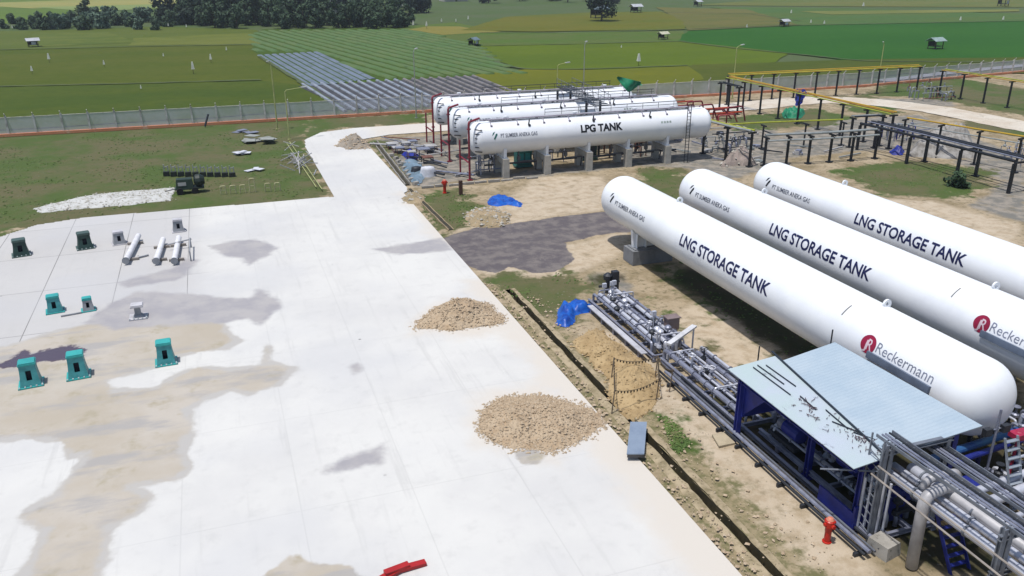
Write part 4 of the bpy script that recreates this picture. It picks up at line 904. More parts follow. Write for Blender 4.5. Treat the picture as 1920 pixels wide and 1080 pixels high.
# green cloth on pole
r = empty("cloth_on_pole", (43.9, 85.4, ZP+RP), "bright green cloth flying on a short pole above the middle LPG tank", "flag")
MB().tube((43.9, 85.3, ZP+RP), (43.9, 85.3, ZP+RP+1.2), .06, 6).build("pole", m_dark, r)
g = MB(); vs = []
for i in range(9):
    for j in range(5):
        u, v = i/8, j/4; w_ = .35+1.1*math.sin(math.pi*min(1, u*1.1))
        vs.append((42.4+3.0*u, 85.3+.35*math.sin(u*7+v*3), ZP+RP+2.2-.25*u-(.3+w_*v)+(.5*(1-u))))
g.add(vs, [(i*5+j, i*5+j+1, (i+1)*5+j+1, (i+1)*5+j) for i in range(8) for j in range(4)]).build("cloth", m_grn, r, smooth=True, recalc=False)
# ------------------------------------------------------------------ hydrants
m_rp = M("hydrant_red", C(214, 40, 24), .4, c2=C(196, 44, 22)); m_rcap = M("hydrant_cap", C(240, 150, 120), .5)
def hydrant(x, y, s, lab):
    r = empty("fire_hydrant", (x, y, 0), lab, "hydrant", "red fire hydrants")
    MB().lathe([(.17, 0), (.17, .05), (.12, .06), (.12, .7), (.19, .71), (.19, .95), (.12, .99)], (x, y, 0), 14).build("body", m_rp, r)
    MB().lathe([(.15, .99), (.1, 1.06), (.03, 1.08)], (x, y, 0), 12).build("cap", m_rcap, r)
    MB().tube((x-.24, y, .82), (x-.12, y, .82), .07).tube((x+.12, y, .82), (x+.24, y, .82), .07).tube((x, y-.26, .8), (x, y-.12, .8), .08).build("outlet", m_rp, r)
    for ch in r.children: ch.scale = (s, s, s)
    return r
hydrant(*at(1550, 1016), 1.0, "red fire hydrant on the sand at the bottom right, left of the pipe bridge")
hydrant(*at(834, 362), 1.2, "red fire hydrant at the kerb corner before the LPG tanks")
tag(MB().box(*at(862, 366), 0, at(862, 366)[0]+.3, at(862, 366)[1]+.3, 1.3).build("short_post", M("rusty_post", C(96, 66, 52), .8)), "short rusty brown post right of the far red hydrant", "post")
# ------------------------------------------------------------------ skid of pipes
def skid(name, X0, X1, Y0, Y1, z, lab, dens=1.0, seed=1, pipes=7):
    rs = random.Random(seed); r = empty(name, ((X0+X1)/2, (Y0+Y1)/2, 0), lab, "pipe skid", "pipe skids in the long metering line")
    f = MB()
    for x in (X0, (X0+X1)/2, X1): f.ibeam((x, Y0, z*.5), (x, Y1, z*.5), .16, .22)
    k = Y0
    while k < Y1: f.ibeam((X0, k, z*.5), (X1, k, z*.5), .12, .2); f.box(X0-.1, k-.1, 0, X0+.1, k+.1, z*.5-.1); f.box(X1-.1, k-.1, 0, X1+.1, k+.1, z*.5-.1); k += 1.6
    f.build("skid_frame", m_dsil, r)
    for i in range(pipes):
        x = X0+.15+(X1-X0-.3)*i/(pipes-1); rr = rs.choice([.06, .08, .11, .13]); zz = z+rs.choice([0, .12, .3])
        a = Y0+rs.uniform(0, (Y1-Y0)*.12); b_ = Y1-rs.uniform(0, (Y1-Y0)*.12)
        pp_ = MB().path([(x, a, .1), (x, a, zz), (x, b_, zz), (x, b_, .2)], rr, 8).build("pipe", m_silv if i % 2 else m_dsil, r)
        k = a+.6
        while k < b_-.4: MB().lathe([(rr+.06, 0), (rr+.06, .05)], (x, k, zz), 10, 'Y').build("flange", m_dsil, pp_); k += rs.uniform(.7, 1.5)
    nv = int((Y1-Y0)*1.7*dens)
    for i in range(nv):
        x = rs.uniform(X0+.2, X1-.2); y = rs.uniform(Y0+.3, Y1-.3); h = rs.uniform(.35, .95)
        v = MB().tube((x, y, z), (x, y, z+h), .05, 6).lathe([(.12, 0), (.16, .08), (.12, .2)], (x, y, z+.02), 8)
        if rs.random() < .6:
            n = 10; R_ = rs.uniform(.13, .22)
            for q in range(n):
                a0, a1 = 2*math.pi*q/n, 2*math.pi*(q+1)/n; v.tube((x+R_*math.cos(a0), y+R_*math.sin(a0), z+h), (x+R_*math.cos(a1), y+R_*math.sin(a1), z+h), .022, 4)
            v.tube((x-R_, y, z+h), (x+R_, y, z+h), .015, 4)
        else: v.lathe([(.16, 0), (.19, .05), (.19, .14), (.1, .22)], (x, y, z+h), 10)
        v.build("valve", rs.choice([m_silv, m_dsil, m_dark, m_silv]), r)
    for i in range(int((Y1-Y0)*.5*dens)):
        x0_, y = rs.uniform(X0, X0+.8), rs.uniform(Y0+.4, Y1-.4); zz = z+rs.uniform(.25, .6)
        MB().path([(x0_, y, z), (x0_, y, zz), (x0_+rs.uniform(.8, 1.6), y, zz), (x0_+1.6, y, z-.1)], .05, 6).build("cross_pipe", rs.choice([m_silv, m_dsil]), r)
    for i in range(max(1, int((Y1-Y0)*.35*dens))):
        x, y = rs.uniform(X0+.4, X1-.2), rs.uniform(Y0+.5, Y1-.5); h = rs.uniform(.9, 1.5)
        MB().tube((x, y, z), (x, y, z+h), .03, 5).box(x-.12, y-.08, z+h, x+.12, y+.08, z+h+.25).build("gauge", rs.choice([m_silv, m_gw, m_dark]), r)
    return r
skid("pipe_skid", 20.3, 22.5, 35.2, 43.6, .5, "silver pipe skid with many valves at the far end, beside the blue tarp bundle", 1.5, 3, 7)
skid("pipe_skid", 20.5, 23.0, 27.6, 34.8, .55, "greyish pipe skid between the white crossbar and the blue canopy frame", .8, 9, 6)
skid("pipe_skid", 21.2, 23.4, 19.2, 27.0, .55, "dark pipe skid lying in the shade under the metal roof", .9, 14, 6)
r = empty("pipe_rail", (19.95, 39, 0), "pale straight rail lying along the outer side of the far pipe skid", "rail")
MB().bar((19.85, 35.4, .42), (19.85, 42.4, .42), .34, .06).build("tray", M("pale_tray", C(218, 218, 224), .5), r)
for k in range(5): MB().box(19.75, 35.8+k*1.55, 0, 19.95, 36.0+k*1.55, .38).build("support", m_dsil, r)
r = empty("pipe_run", (20.2, 27, 0), "low run of dark and silver pipes leading from the skid to the pipe bridge", "pipes")
for i, (x, z, rr, mm) in enumerate(((19.75, .25, .06, m_dark), (19.95, .32, .09, m_dsil), (20.2, .28, .05, m_rail), (20.4, .34, .06, m_dark), (20.6, .3, .09, m_dsil))):
    MB().tube((x, 18.6, z), (x+.05, 33.8-i*.4, z), rr, 8).build("pipe", mm, r)
k = 18.9
while k < 33.5: MB().box(19.55, k-.06, 0, 20.8, k+.06, .16).build("sleeper", m_dark, r); k += 1.5
tag(MB().bar((20.6, 34.3, 1.35), (22.9, 35.6, 1.5), .3, .1).tube((20.7, 34.4, 0), (20.7, 34.4, 1.3), .05).tube((22.8, 35.5, 0), (22.8, 35.5, 1.45), .05).build("crossbar", M("bright_white", C(244, 244, 246), .4)), "bright white crossbar standing over the joint of the two pipe skids", "crossbar")
r = empty("control_box", (22.3, 37.1, 0), "brown grey control box on two legs beside the far pipe skid", "control box")
MB().box(22.05, 36.9, .75, 22.75, 37.4, 1.45).box(21.98, 36.85, 1.45, 22.82, 37.45, 1.5).build("box", M("box_mauve", C(150, 132, 130), .5, c2=C(120, 100, 96)), r)
for x in (22.1, 22.65): MB().box(x-.04, 36.95, 0, x+.04, 37.03, .75).build("leg", M("box_leg", C(86, 72, 66), .7), r)
tag(MB().lathe([(.14, 0), (.14, .9), (.28, .92), (.3, 1.2), (.12, 1.35)], (22.2, 44.9, 0), 12).tube((21.6, 44.9, .5), (22.2, 44.9, .5), .09).tube((22.2, 44.9, .8), (22.9, 44.6, .8), .07).box(22.4, 44.5, 0, 22.8, 44.9, 1.5).build("regulator", m_dark), "dark regulator with side pipes at the far tip of the silver pipe skid", "regulator")
# rope barrier around mound
m_rope = M("rope", C(112, 98, 78), .9); m_stake = M("stake", C(128, 112, 96), .9)
sp_ = [at(1147, 775), at(1230, 752), at(1146, 712), at(1228, 708), at(1255, 735), at(1145, 690)]
r = empty("rope_barrier", (*at(1190, 745), 0), "sagging rope barrier on thin stakes over the tan soil mound", "barrier")
tops = []
for (x, y) in sp_[:5]:
    MB().tube((x, y, 0), (x+.1, y, 1.25), .03, 5).build("stake", m_stake, r); tops.append((x+.1, y, 1.2))
def sag(a, c, s, n=14): return [(a[0]+(c[0]-a[0])*i/n, a[1]+(c[1]-a[1])*i/n, a[2]+(c[2]-a[2])*i/n-s*4*(i/n)*(1-i/n)) for i in range(n+1)]
b = MB(); 
for a, c in ((2, 3), (3, 4), (0, 1), (0, 2), (1, 3)):
    P = sag(tops[a], tops[c], .25); b.path(P, .018, 4)
    for p in P[1::1]: b.box(p[0]-.02, p[1]-.01, p[2]-.12, p[0]+.05, p[1]+.01, p[2])
b.build("rope", m_rope, r)
# metal sheet, slab, red sign
a_, b_, c_, d_ = [at(*p, .45) for p in ((1182, 790), (1213, 790), (1208, 850), (1175, 850))]
r = empty("metal_sheet", (16.0, 28.6, 0), "bluish grey metal sheet laid on a stack over the drain", "metal sheet")
MB().prism([a_, b_, c_, d_][::-1], .38, .43).build("top_sheet", M("sheet_blue", C(164, 180, 200), .45, .2, c2=C(150, 166, 188)), r)
cx_, cy_ = sum(p[0] for p in (a_, b_, c_, d_))/4, sum(p[1] for p in (a_, b_, c_, d_))/4
MB().prism([(cx_+(p[0]-cx_)*.94, cy_+(p[1]-cy_)*.94) for p in (a_, b_, c_, d_)][::-1], .19, .378).build("lower_stack", M("sheet_under", C(120, 116, 116), .7), r)
tag(MB().prism(pxpoly([(1335, 818), (1365, 812), (1378, 834), (1348, 840)])[::-1], .01, .1).build("stone_slab", M("slab", C(206, 190, 160), .9)), "pale square stone slab on the soil left of the dark pipe run", "slab")
tag(MB().bar((3.2, 23.2, .1), (4.0, 23.5, .16), .3, .12).bar((4.0, 23.5, .16), (5.0, 23.6, .12), .26, .12).box(3.5, 23.35, .18, 4.4, 23.6, .3, rz=.2).build("red_metal_piece", M("red_piece", C(196, 36, 36), .5, c2=C(170, 30, 34))), "broken red painted metal piece lying on the yard at the bottom edge", "metal piece")
# ------------------------------------------------------------------ canopy
m_roof, t, b = nodes("roof_sheet"); pos = N(t, 'ShaderNodeNewGeometry').outputs['Position']
rb = varied(t, pos, C(196, 212, 223), C(184, 203, 217), .5)
b.inputs['Roughness'].default_value = .5; t.links.new(rb, b.inputs['Base Color'])
wv = N(t, 'ShaderNodeTexWave'); wv.bands_direction = 'Y'; wv.inputs['Scale'].default_value = 1.6; t.links.new(pos, wv.inputs[0])
bn = N(t, 'ShaderNodeBump'); bn.inputs['Strength'].default_value = .4; bn.inputs['Distance'].default_value = .03; t.links.new(wv.outputs[0], bn.inputs['Height']); t.links.new(bn.outputs[0], b.inputs['Normal'])
m_roof2, t, b = nodes("roof_sheet_stained"); pos = N(t, 'ShaderNodeNewGeometry').outputs['Position']
rb = varied(t, pos, C(206, 216, 228), C(200, 218, 218), .35)
mp = N(t, 'ShaderNodeMapping'); mp.inputs['Scale'].default_value = (3.0, .9, 1); mp.inputs['Rotation'].default_value = (0, 0, .18); t.links.new(pos, mp.inputs[0])
nn_ = mathn(t, 'ABSOLUTE', mathn(t, 'SUBTRACT', noise(t, 1.3, 5, .6, mp.outputs[0]), .5))
st = mathn(t, 'MULTIPLY', ramp(t, nn_, .022, .008), ramp(t, noise(t, .8, 2, .5, pos), .56, .62))
t.links.new(mix(t, mathn(t, 'MULTIPLY', st, .8), rb, C(92, 90, 104)), b.inputs['Base Color']); b.inputs['Roughness'].default_value = .5
m_bluest = M("blue_steel", C(38, 52, 150), .5, c2=C(28, 40, 124), scale=1.5)
r = empty("canopy", (22.3, 23.5, 0), "open canopy with a pale blue metal roof on blue columns beside the nearest LNG tank", "canopy")
ZA, ZB, ZC = 3.25, 3.42, 4.0
def sheet(name, pts4, m, th=.05):
    b = MB(); b.add([*pts4, *[(x, y, z-th) for x, y, z in pts4]], [(0, 1, 2, 3), (7, 6, 5, 4), (0, 4, 5, 1), (1, 5, 6, 2), (2, 6, 7, 3), (3, 7, 4, 0)]); return b.build(name, m, r)
def onroof(px, py, up=0):
    z = 3.6
    for _ in range(20): x, y = at(px, py, z); z = 3.25+.75*(x-19.6)/5.3
    return (x, y, z+up)
L_ = [onroof(1365, 692), onroof(1448, 669), onroof(1668, 856), onroof(1601, 879)]
U_ = [onroof(1466, 678, .04), onroof(1565, 643, .04), onroof(1842, 800, .04), onroof(1662, 858, .04)]
L_[1] = tuple(a+b for a, b in zip(L_[1], (.25, 0, .03))); L_[2] = tuple(a+b for a, b in zip(L_[2], (.1, 0, .014)))
sheet("lower_roof_sheet", L_, m_roof2, .03); sheet("upper_roof_sheet", U_, m_roof, .03)
MB().bar(tuple(a+(a-c_)*.12+(.015 if k_ == 2 else 0) for k_, (a, c_) in enumerate(zip(U_[0], U_[3]))), (U_[3][0], U_[3][1], U_[3][2]+.015), .07, .04).build("roof_joint", M("roof_gap", C(44, 56, 70), .6), r)
for (a_, c_) in (((1412, 690), (1482, 742)), ((1420, 686), (1470, 722)), ((1436, 686), (1492, 726)), ((1560, 792), (1610, 812)), ((1600, 812), (1640, 826)), ((1548, 770), (1590, 806)), ((1500, 744), (1530, 770))):
    tag(MB().bar(onroof(*a_, .045), onroof(*c_, .045), .035, .03).build("loose_rod", m_dark), "thin dark rod lying on the lower sheet of the canopy roof", "rod", "rods lying on the canopy roof")
q = MB()
for _ in range(80):
    u = random.random(); px_ = 1495+u*150+random.gauss(0, 7); py_ = 752+u*100+random.gauss(0, 9); x, y, z = onroof(px_, py_, .04); a = random.uniform(0, 3.1); l = random.choice([.03, .05, .06, .09, .16])
    q.bar((x-l*math.cos(a), y-l*math.sin(a), z+.01), (x+l*math.cos(a), y+l*math.sin(a), z+.02), .018, .02)
tag(q.build("roof_debris", M("debris_dark", C(110, 84, 92), .8)), "scattered dark debris along the lower sheet of the canopy roof", "debris", kind='stuff')
XL, XR, YA, YB = 19.75, 24.9, 19.9, 27.3
for (x, y) in [(XL+.3, YB-.2), (XL+1.4, 23.6), (XL+.9, YA+.3), (XR-.3, YB-.2), (XR-.3, 23.4), (XR-.3, YA+.2)]:
    zt = ZA-.25+(x-XL)/(XR-XL)*(ZC-ZA)-.1
    c_ = MB().ibeam((x, y, 0), (x, y, zt), .22, .24).box(x-.25, y-.25, 0, x+.25, y+.25, .05)
    c_.prism_axis([(x-.02, zt-.9), (x+.9, zt-.02), (x-.02, zt-.02)] if x < 22 else [(x+.02, zt-.9), (x-.9, zt-.02), (x+.02, zt-.02)], y-.02, y+.02)
    c_.build("column", m_bluest, r)
bm_ = MB()
for y in (YB-.2, 23.6, YA+.3): bm_.ibeam((XL+.15, y, ZA-.3), (XR-.1, y, ZC-.36), .2, .24)
for x in (XL+.3, XR-.3): bm_.ibeam((x, YA, ZA-.22+(x-XL)/(XR-XL)*(ZC-ZA)-.16), (x, YB, ZA-.22+(x-XL)/(XR-XL)*(ZC-ZA)-.16), .16, .22)
bm_.build("roof_beam", m_bluest, r)
MB().box(20.1, 26.9, 1.2, 21.8, 27.0, 2.9).prism_axis([(25.4, 2.85), (26.9, 2.85), (26.9, 1.3)], 20.15, 20.22, 'X').build("side_panel", m_bluest, r)
MB().box(20.3, 19.9, .2, 22.6, 20.0, 1.2).box(20.3, 20.0, .2, 20.38, 21.9, .9).build("side_panel", m_bluest, r)
gt = MB()
for k in range(12): gt.tube((XL+.15, YA+.2+k*.62, ZA-.12), (XR-.3, YA+.2+k*.62, ZC-.2), .03, 4)
gt.build("purlin", m_dark, r)
for k, (x, y) in enumerate(((21.6, 25.4), (22.2, 22.6), (22.6, 20.6))):
    r2 = empty("pump_unit", (x, y, 0), ("blue pump unit under the left end of the canopy", "blue pump unit in the middle of the canopy shade", "blue pump unit under the near end of the canopy")[k], "pump")
    MB().box(x-.5, y-.9, .6, x+.5, y+.9, .75).build("base", m_dark, r2); MB().lathe([(.1, -.7), (.34, -.68), (.34, .3), (.2, .32)], (x, y, 1.15), 14, 'Y').build("motor", m_bluest, r2)
    MB().lathe([(.2, .33), (.28, .4), (.28, .7), (.1, .75)], (x, y, 1.12), 12, 'Y').tube((x, y+.55, 1.3), (x, y+.55, 1.9), .09).build("pump_head", m_dsil, r2)
# thin posts standing out of the roof edge
for (px_, py_, z0, h_, lb) in ((1565, 645, 3.2, 1.0, "thin mast rising behind the far corner of the canopy roof"), (1428, 672, 2.4, .9, "thin mast at the left rear edge of the canopy roof")):
    x, y = at(px_, py_, z0+.6); y += .25; tag(MB().tube((x, y, 0), (x, y, z0+h_+.2), .035, 6).build("mast", m_dark), lb, "mast")
# ------------------------------------------------------------------ pipe bridge bottom right
r = empty("pipe_bridge", (21.8, 16, 0), "galvanised pipe bridge with large silver pipes and cable trays at the bottom right", "pipe bridge")
m_gal = M("bridge_steel", C(150, 156, 166), .5, .3, c2=C(124, 130, 142), scale=2)
for y in (19.5, 14.6, 9.8):
    for x in (20.75, 21.0, 23.6): MB().ibeam((x, y, 0), (x, y, 4.05 if x < 23 else 3.7), .16, .18).build("column", m_gal, r)
    MB().ibeam((20.6, y, 3.72), (23.8, y, 3.72), .16, .2).ibeam((20.6, y, 2.35), (23.8, y, 2.35), .16, .2).build("cross_beam", m_gal, r)
for i, (x, z, rr) in enumerate(((21.35, 2.6, .17), (21.85, 2.62, .14), (22.3, 2.64, .2), (22.8, 2.6, .13), (23.2, 2.6, .16))):
    MB().tube((x, 8.5, z), (x, 20.4-.35*i, z), rr, 14).build("large_pipe", m_silv, r, smooth=True, autos=True)
    for k in (11, 13.4, 16.2, 18.4): MB().lathe([(rr+.05, 0), (rr+.05, .07)], (x, k+.3*i, z), 14, 'Y').build("pipe_band", m_gal, r)
for x0_, z0_, rr in ((20.95, 3.05, .2), (21.2, 2.95, .15)):
    MB().path([(x0_+.05, 17.7, .1), (x0_+.05, 17.75, z0_), (x0_+1.3, 17.9, z0_), (x0_+1.35, 17.9, 2.7), (x0_+1.35, 9.5, 2.7)] if rr > .16 else [(x0_+.4, 18.4, 2.6), (x0_+.4, 18.3, z0_+.25), (x0_+1.8, 18.3, z0_+.25), (x0_+1.8, 18.3, 2.5)], rr, 14).build("bent_pipe", M("wrapped_pipe", C(214, 212, 214), .5, .1), r, smooth=True)
for zz, xa, nm in ((4.0, 21.3, "upper_tray"), (3.35, 23.3, "lower_tray")):
    tr_ = MB()
    for dx in (-.35, .35): tr_.bar((xa+dx, 8.5, zz), (xa+dx, 20.2, zz), .04, .12)
    k = 8.6
    while k < 20.1: tr_.bar((xa-.35, k, zz-.03), (xa+.35, k, zz-.03), .03, .03); k += .35
    tr_.build(nm, m_gal, r)
    for dx in (-.2, -.05, .12): MB().tube((xa+dx, 8.5, zz+.05), (xa+dx, 20.1, zz+.05), .04, 6).build("cable", m_dsil if dx < .1 else m_dark, r)
vp = MB()
for k in range(5): vp.tube((20.5+.14*k, 19.9-.16*k, .2), (20.5+.14*k, 19.9-.16*k, 2.5+.4*(k % 2)), .05, 6)
vp.build("riser_pipes", m_silv, r)
lt = MB()
for k in range(10): lt.bar((20.55, 19.4, .4+k*.38), (20.55, 20.0, .6+k*.38), .03, .03)
lt.bar((20.55, 19.4, 0), (20.55, 19.4, 4.3), .05, .05).bar((20.55, 20.0, 0), (20.55, 20.0, 4.3), .05, .05).build("lattice", m_gal, r)
# long thin guide wires/tubes crossing in front
for i, (a, c) in enumerate((((20.4, 19.6, 2.87), (20.4, 8.0, 2.6)), ((20.45, 19.4, 3.3), (20.45, 8.0, 3.2)))):
    tag(MB().tube(a, c, .035, 6).build("scaffold_tube", M("scaffold_pale", C(186, 176, 166), .5)), ("thin pale scaffold tube crossing before the pipe bridge, the lower one", "thin pale scaffold tube crossing before the pipe bridge, the upper one")[i], "tube")
tag(MB().tube((19.3, 20.9, 2.5), (20.7, 19.6, 2.9), .035, 6).build("scaffold_tube", m_gal), "short scaffold tube sticking out between the canopy edge and the bridge", "tube")
tag(MB().box(20.3, 18.3, 0, 21.1, 19.2, .55, rz=.2, tx=.05, ty=.05).build("concrete_block", m_conc), "rough concrete footing at the foot of the pipe bridge column", "concrete block")
r3 = empty("blue_stair", (22.6, 17.3, 0), "small blue steel frame stair under the pipe bridge", "stair")
q = MB()
for k in range(6): q.box(22.1, 17.1+k*.16, .2+k*.28, 22.9, 17.25+k*.16, .24+k*.28)
q.build("tread", m_bluest, r3); MB().bar((22.08, 17.0, 0), (22.08, 18.1, 1.9), .04, .14).bar((22.92, 17.0, 0), (22.92, 18.1, 1.9), .04, .14).build("stringer", m_bluest, r3)
# blue header beams and pipes along X, right of the canopy
r = empty("blue_header", (27, 21, 0), "blue header pipes running from the canopy towards the nearest LNG tank end", "pipe header")
for i, (y, z, rr) in enumerate(((21.2, 1.45, .17), (20.8, 1.3, .13))): MB().tube((24.6, y, z), (31.5, y+.6, z+.05), rr, 12).build("header_pipe", M("header_blue", C(40, 82, 160), .45, c2=C(70, 124, 160), scale=.8) if i == 0 else m_bluest, r)
for x in (25.2, 27.6, 30.0): MB().ibeam((x, 21.0+(x-24.6)*.08, 0), (x, 21.0+(x-24.6)*.08, 1.2), .14, .14).build("support", m_bluest, r)
MB().box(24.9, 19.7, .1, 26.2, 20.5, .9).build("blue_tank", m_bluest, r)
r = empty("silver_header", (27, 18, 0), "pair of thick silver insulated pipes crossing at the right edge below the blue headers", "pipe header")
for i, (y, z, rr) in enumerate(((18.9, 1.5, .16), (18.3, 1.45, .2), (17.9, .7, .12))): MB().tube((23.6, y-.1, z), (32, y+.75, z), rr, 14).build("header_pipe", m_silv, r, smooth=True, autos=True)
for x in (25, 28, 31): MB().box(x-.08, 18.0, 0, x+.08, 19.5, 1.2).build("support", m_gal, r)
def ladder(a, c, w, lab, m, n=9):
    A, B_ = Vector(a), Vector(c); r = empty("ladder", a, lab, "ladder")
    for s_ in (0, w): MB().bar(A+Vector((s_, 0, 0)), B_+Vector((s_, 0, 0)), .05, .08).build("stile", m, r)
    q = MB()
    for k in range(n): p = A.lerp(B_, (k+.5)/n); q.bar(p, p+Vector((w, 0, 0)), .16, .03)
    q.build("rung", m, r)
ladder((26.6, 18.5, 0), (26.2, 19.3, 3.3), .62, "pale metal step ladder leaning at the right edge over the blue header pipes", M("ladder_pale", C(190, 200, 212), .4, .3), 10)
# equipment jumble at the LNG tank ends
def manifold(cx, cy, n, seed, lab, wx=3.0, wy=2.4, zt=2.6, colset=None, group="valve manifolds at the LNG tank ends"):
    rs = random.Random(seed); r = empty("valve_manifold", (cx, cy, 0), lab, "valve manifold", group); cs_ = colset or [m_silv, m_dsil, m_dark, m_gal, m_dsil]
    for i in range(n):
        x, y = cx+rs.uniform(-wx/2, wx/2), cy+rs.uniform(-wy/2, wy/2); h = rs.uniform(.6, zt); d = rs.choice([(1, 0), (0, 1), (-1, 0), (0, -1)]); l = rs.uniform(.5, 1.5)
        MB().path([(x, y, 0), (x, y, h), (x+d[0]*l, y+d[1]*l, h), (x+d[0]*l, y+d[1]*l, max(.1, h-rs.uniform(.3, 1.2)))], rs.choice([.05, .07, .09]), 7).build("pipe", rs.choice(cs_), r)
        if i % 2:
            q = MB().lathe([(.1, 0), (.17, .05), (.17, .16), (.06, .24), (.03, .5), (.17, .51), (.17, .54)], (x+d[0]*l*.5, y+d[1]*l*.5, h), 9); q.build("valve", rs.choice(cs_), r)
    for i in range(3):
        z = .5+i*.7; MB().tube((cx-wx/2, cy-wy/2+.5*i, z), (cx+wx/2, cy-wy/2+.5*i, z), .06, 7).build("header", rs.choice(cs_), r)
    return r
manifold(30.7, 22.0, 20, 1, "tangle of grey valves and pipes at the near end of the nearest LNG tank", 2.0, 3.4, 2.4)
manifold(28.6, 19.3, 16, 2, "low pipes and valves before the nearest LNG tank end at the picture edge", 2.8, 1.2, 1.7)
manifold(28.6, 16.2, 12, 5, "brownish pipes behind the step ladder at the right edge", 3.4, 1.8, 1.5, [m_dsil, m_dark, M("brown_pipe", C(120, 92, 86), .6), M("mauve_pipe", C(170, 150, 165), .5)])
tag(MB().lathe([(.1, 0), (.22, .05), (.22, .3), (.1, .38)], (28.0, 20.1, 2.4), 10).tube((28.0, 20.1, 0), (28.0, 20.1, 2.4), .06).box(27.65, 19.85, 2.55, 28.4, 20.3, 2.75).build("red_valve", M("pink_red", C(196, 44, 84), .5)), "red valve wheel standing out at the end of the nearest LNG tank", "valve")
r = empty("floodlight_mast", (26.85, 20.2, 0), "thin mast with two small dark floodlights before the end of the nearest LNG tank", "floodlight mast")
MB().tube((26.85, 20.2, 0), (26.85, 20.2, 3.9), .05, 6).tube((26.4, 20.2, 3.05), (27.2, 20.2, 3.05), .025, 5).build("mast", m_dsil, r)
for s_ in (-.55, .35): MB().box(26.85+s_-.14, 20.05, 2.9, 26.85+s_+.2, 20.25, 3.2).build("floodlight", m_dark, r)
# ------------------------------------------------------------------ clutter west of the LPG tanks
m_rust = M("rust_steel", C(140, 92, 76), .8, c2=C(110, 72, 60)); m_pk = M("pink_pipe", C(178, 96, 104), .6); m_pl = M("pale_steel", C(200, 198, 196), .6)
rs = random.Random(5)
for i in range(26):
    x, y = rs.uniform(17.6, 23), rs.uniform(77, 96); a = rs.choice([2.2, 2.35, 2.0, .2, .3]); l = rs.uniform(1.5, 5); mm, cn = rs.choice([(m_pl, 'pale'), (m_pl, 'pale'), (m_dsil, 'grey'), (m_rust, 'rusty'), (m_dark, 'dark')])
    tag(MB().tube((x-l/2*math.cos(a), y-l/2*math.sin(a), .15+rs.uniform(0, .3)), (x+l/2*math.cos(a), y+l/2*math.sin(a), .15+rs.uniform(0, .3)), rs.uniform(.05, .12), 6).build("loose_pipe", mm),
        cn+" pipe length lying in the jumble left of the LPG tanks", "pipe", "loose pipes left of the LPG tanks")
for i in range(10):
    x, y = rs.uniform(17.5, 22.5), rs.uniform(77, 95); r = empty("pipe_stand", (x, y, 0), "small steel stand in the jumble left of the LPG tanks", "stand", "small stands left of the LPG tanks")
    h = rs.uniform(.4, .9); w_ = rs.uniform(.3, .6); mm = rs.choice([m_dark, m_dsil, m_rust, m_pk])
    for sx in (-1, 1):
        for sy_ in (-1, 1): MB().box(x+sx*w_-.04, y+sy_*w_-.04, 0, x+sx*w_+.04, y+sy_*w_+.04, h).build("leg", mm, r)
    MB().box(x-w_-.05, y-w_-.05, h+.002, x+w_+.05, y+w_+.05, h+.1).build("top", rs.choice([m_pl, m_dsil, m_rust]), r)
def bale(x, y, s, m, lab, name="covered_bundle"):
    q = MB(); n = 12; vs = []; 
    for j in range(5):
        for i in range(n): a = 2*math.pi*i/n; k = s*(1.05-.1*j if j < 4 else .35)*(1+.12*math.sin(i*2.3+j)); vs.append((x+k*math.cos(a), y+k*.8*math.sin(a), [0, .35, .75, 1.0, 1.08][j]*s*1.1))
    q.add(vs, [(j*n+i, j*n+(i+1) % n, (j+1)*n+(i+1) % n, (j+1)*n+i) for j in range(4) for i in range(n)]+[tuple(4*n+i for i in range(n))]); return tag(q.build(name, m, smooth=True, recalc=True), lab, "bundle")
bale(18.9, 78.9, .8, m_wht, "white wrapped bundle left of the far red hydrant")
bale(18.1, 80.3, .6, m_dark, "dark wrapped bundle behind the white one near the far drain")
# red/pink manifold behind the tanks at right
r = empty("red_manifold", (53, 96, 0), "red and orange fire water pipework beyond the right ends of the LPG tanks", "pipework")
for i in range(16): 
    x = 50+rs.uniform(0, 14); y = rs.uniform(92, 99); h = rs.uniform(.6, 2.4)
    MB().path([(x, y, 0), (x, y, h), (x+rs.uniform(1, 3), y+.2, h), (x+3, y+.3, .2)], .1, 6).build("pipe", rs.choice([M("red_orange", C(206, 78, 44), .5), m_redp, M("pinkred", C(204, 92, 92), .5)]), r)
MB().tube((49, 97, 1.2), (66, 97, 1.2), .14, 8).tube((49, 95.6, .8), (66, 95.6, .8), .12, 8).build("header", M("red_orange", C(206, 78, 44), .5), r)
# grey clutter between LPG tanks and racks
for i in range(34):
    x, y = rs.uniform(46, 64), rs.uniform(71.5, 90); a = rs.uniform(0, 3.1); l = rs.uniform(1, 4); mm, cn = rs.choice([(m_pl, 'pale'), (m_dsil, 'grey'), (m_dark, 'dark'), (m_pgrey, 'light grey')])
    if rs.random() < .6: q = MB().bar((x-l/2*math.cos(a), y-l/2*math.sin(a), .15), (x+l/2*math.cos(a), y+l/2*math.sin(a), .2+rs.uniform(0, .4)), .16, .12); nm, ct = "steel_section", "steel section"
    else: q = MB().box(x-.4, y-.3, 0, x+.4, y+.3, rs.uniform(.2, .7), rz=a, tx=.05, ty=.05).box(x-.3, y-.45, .05, x+.35, y+.4, .2, rz=a+.4); nm, ct = "scrap_pile", "scrap"
    tag(q.build(nm, mm), cn+" "+ct+" lying on grey ground between the LPG tanks and pipe racks", ct, "site scrap right of the LPG tanks")
manifold(53.5, 80.5, 14, 8, "grey pipe jumble right of the front LPG tank end", 5, 5, 1.8, [m_dsil, m_dark, m_pgrey], group="pipe jumbles beyond the tanks")
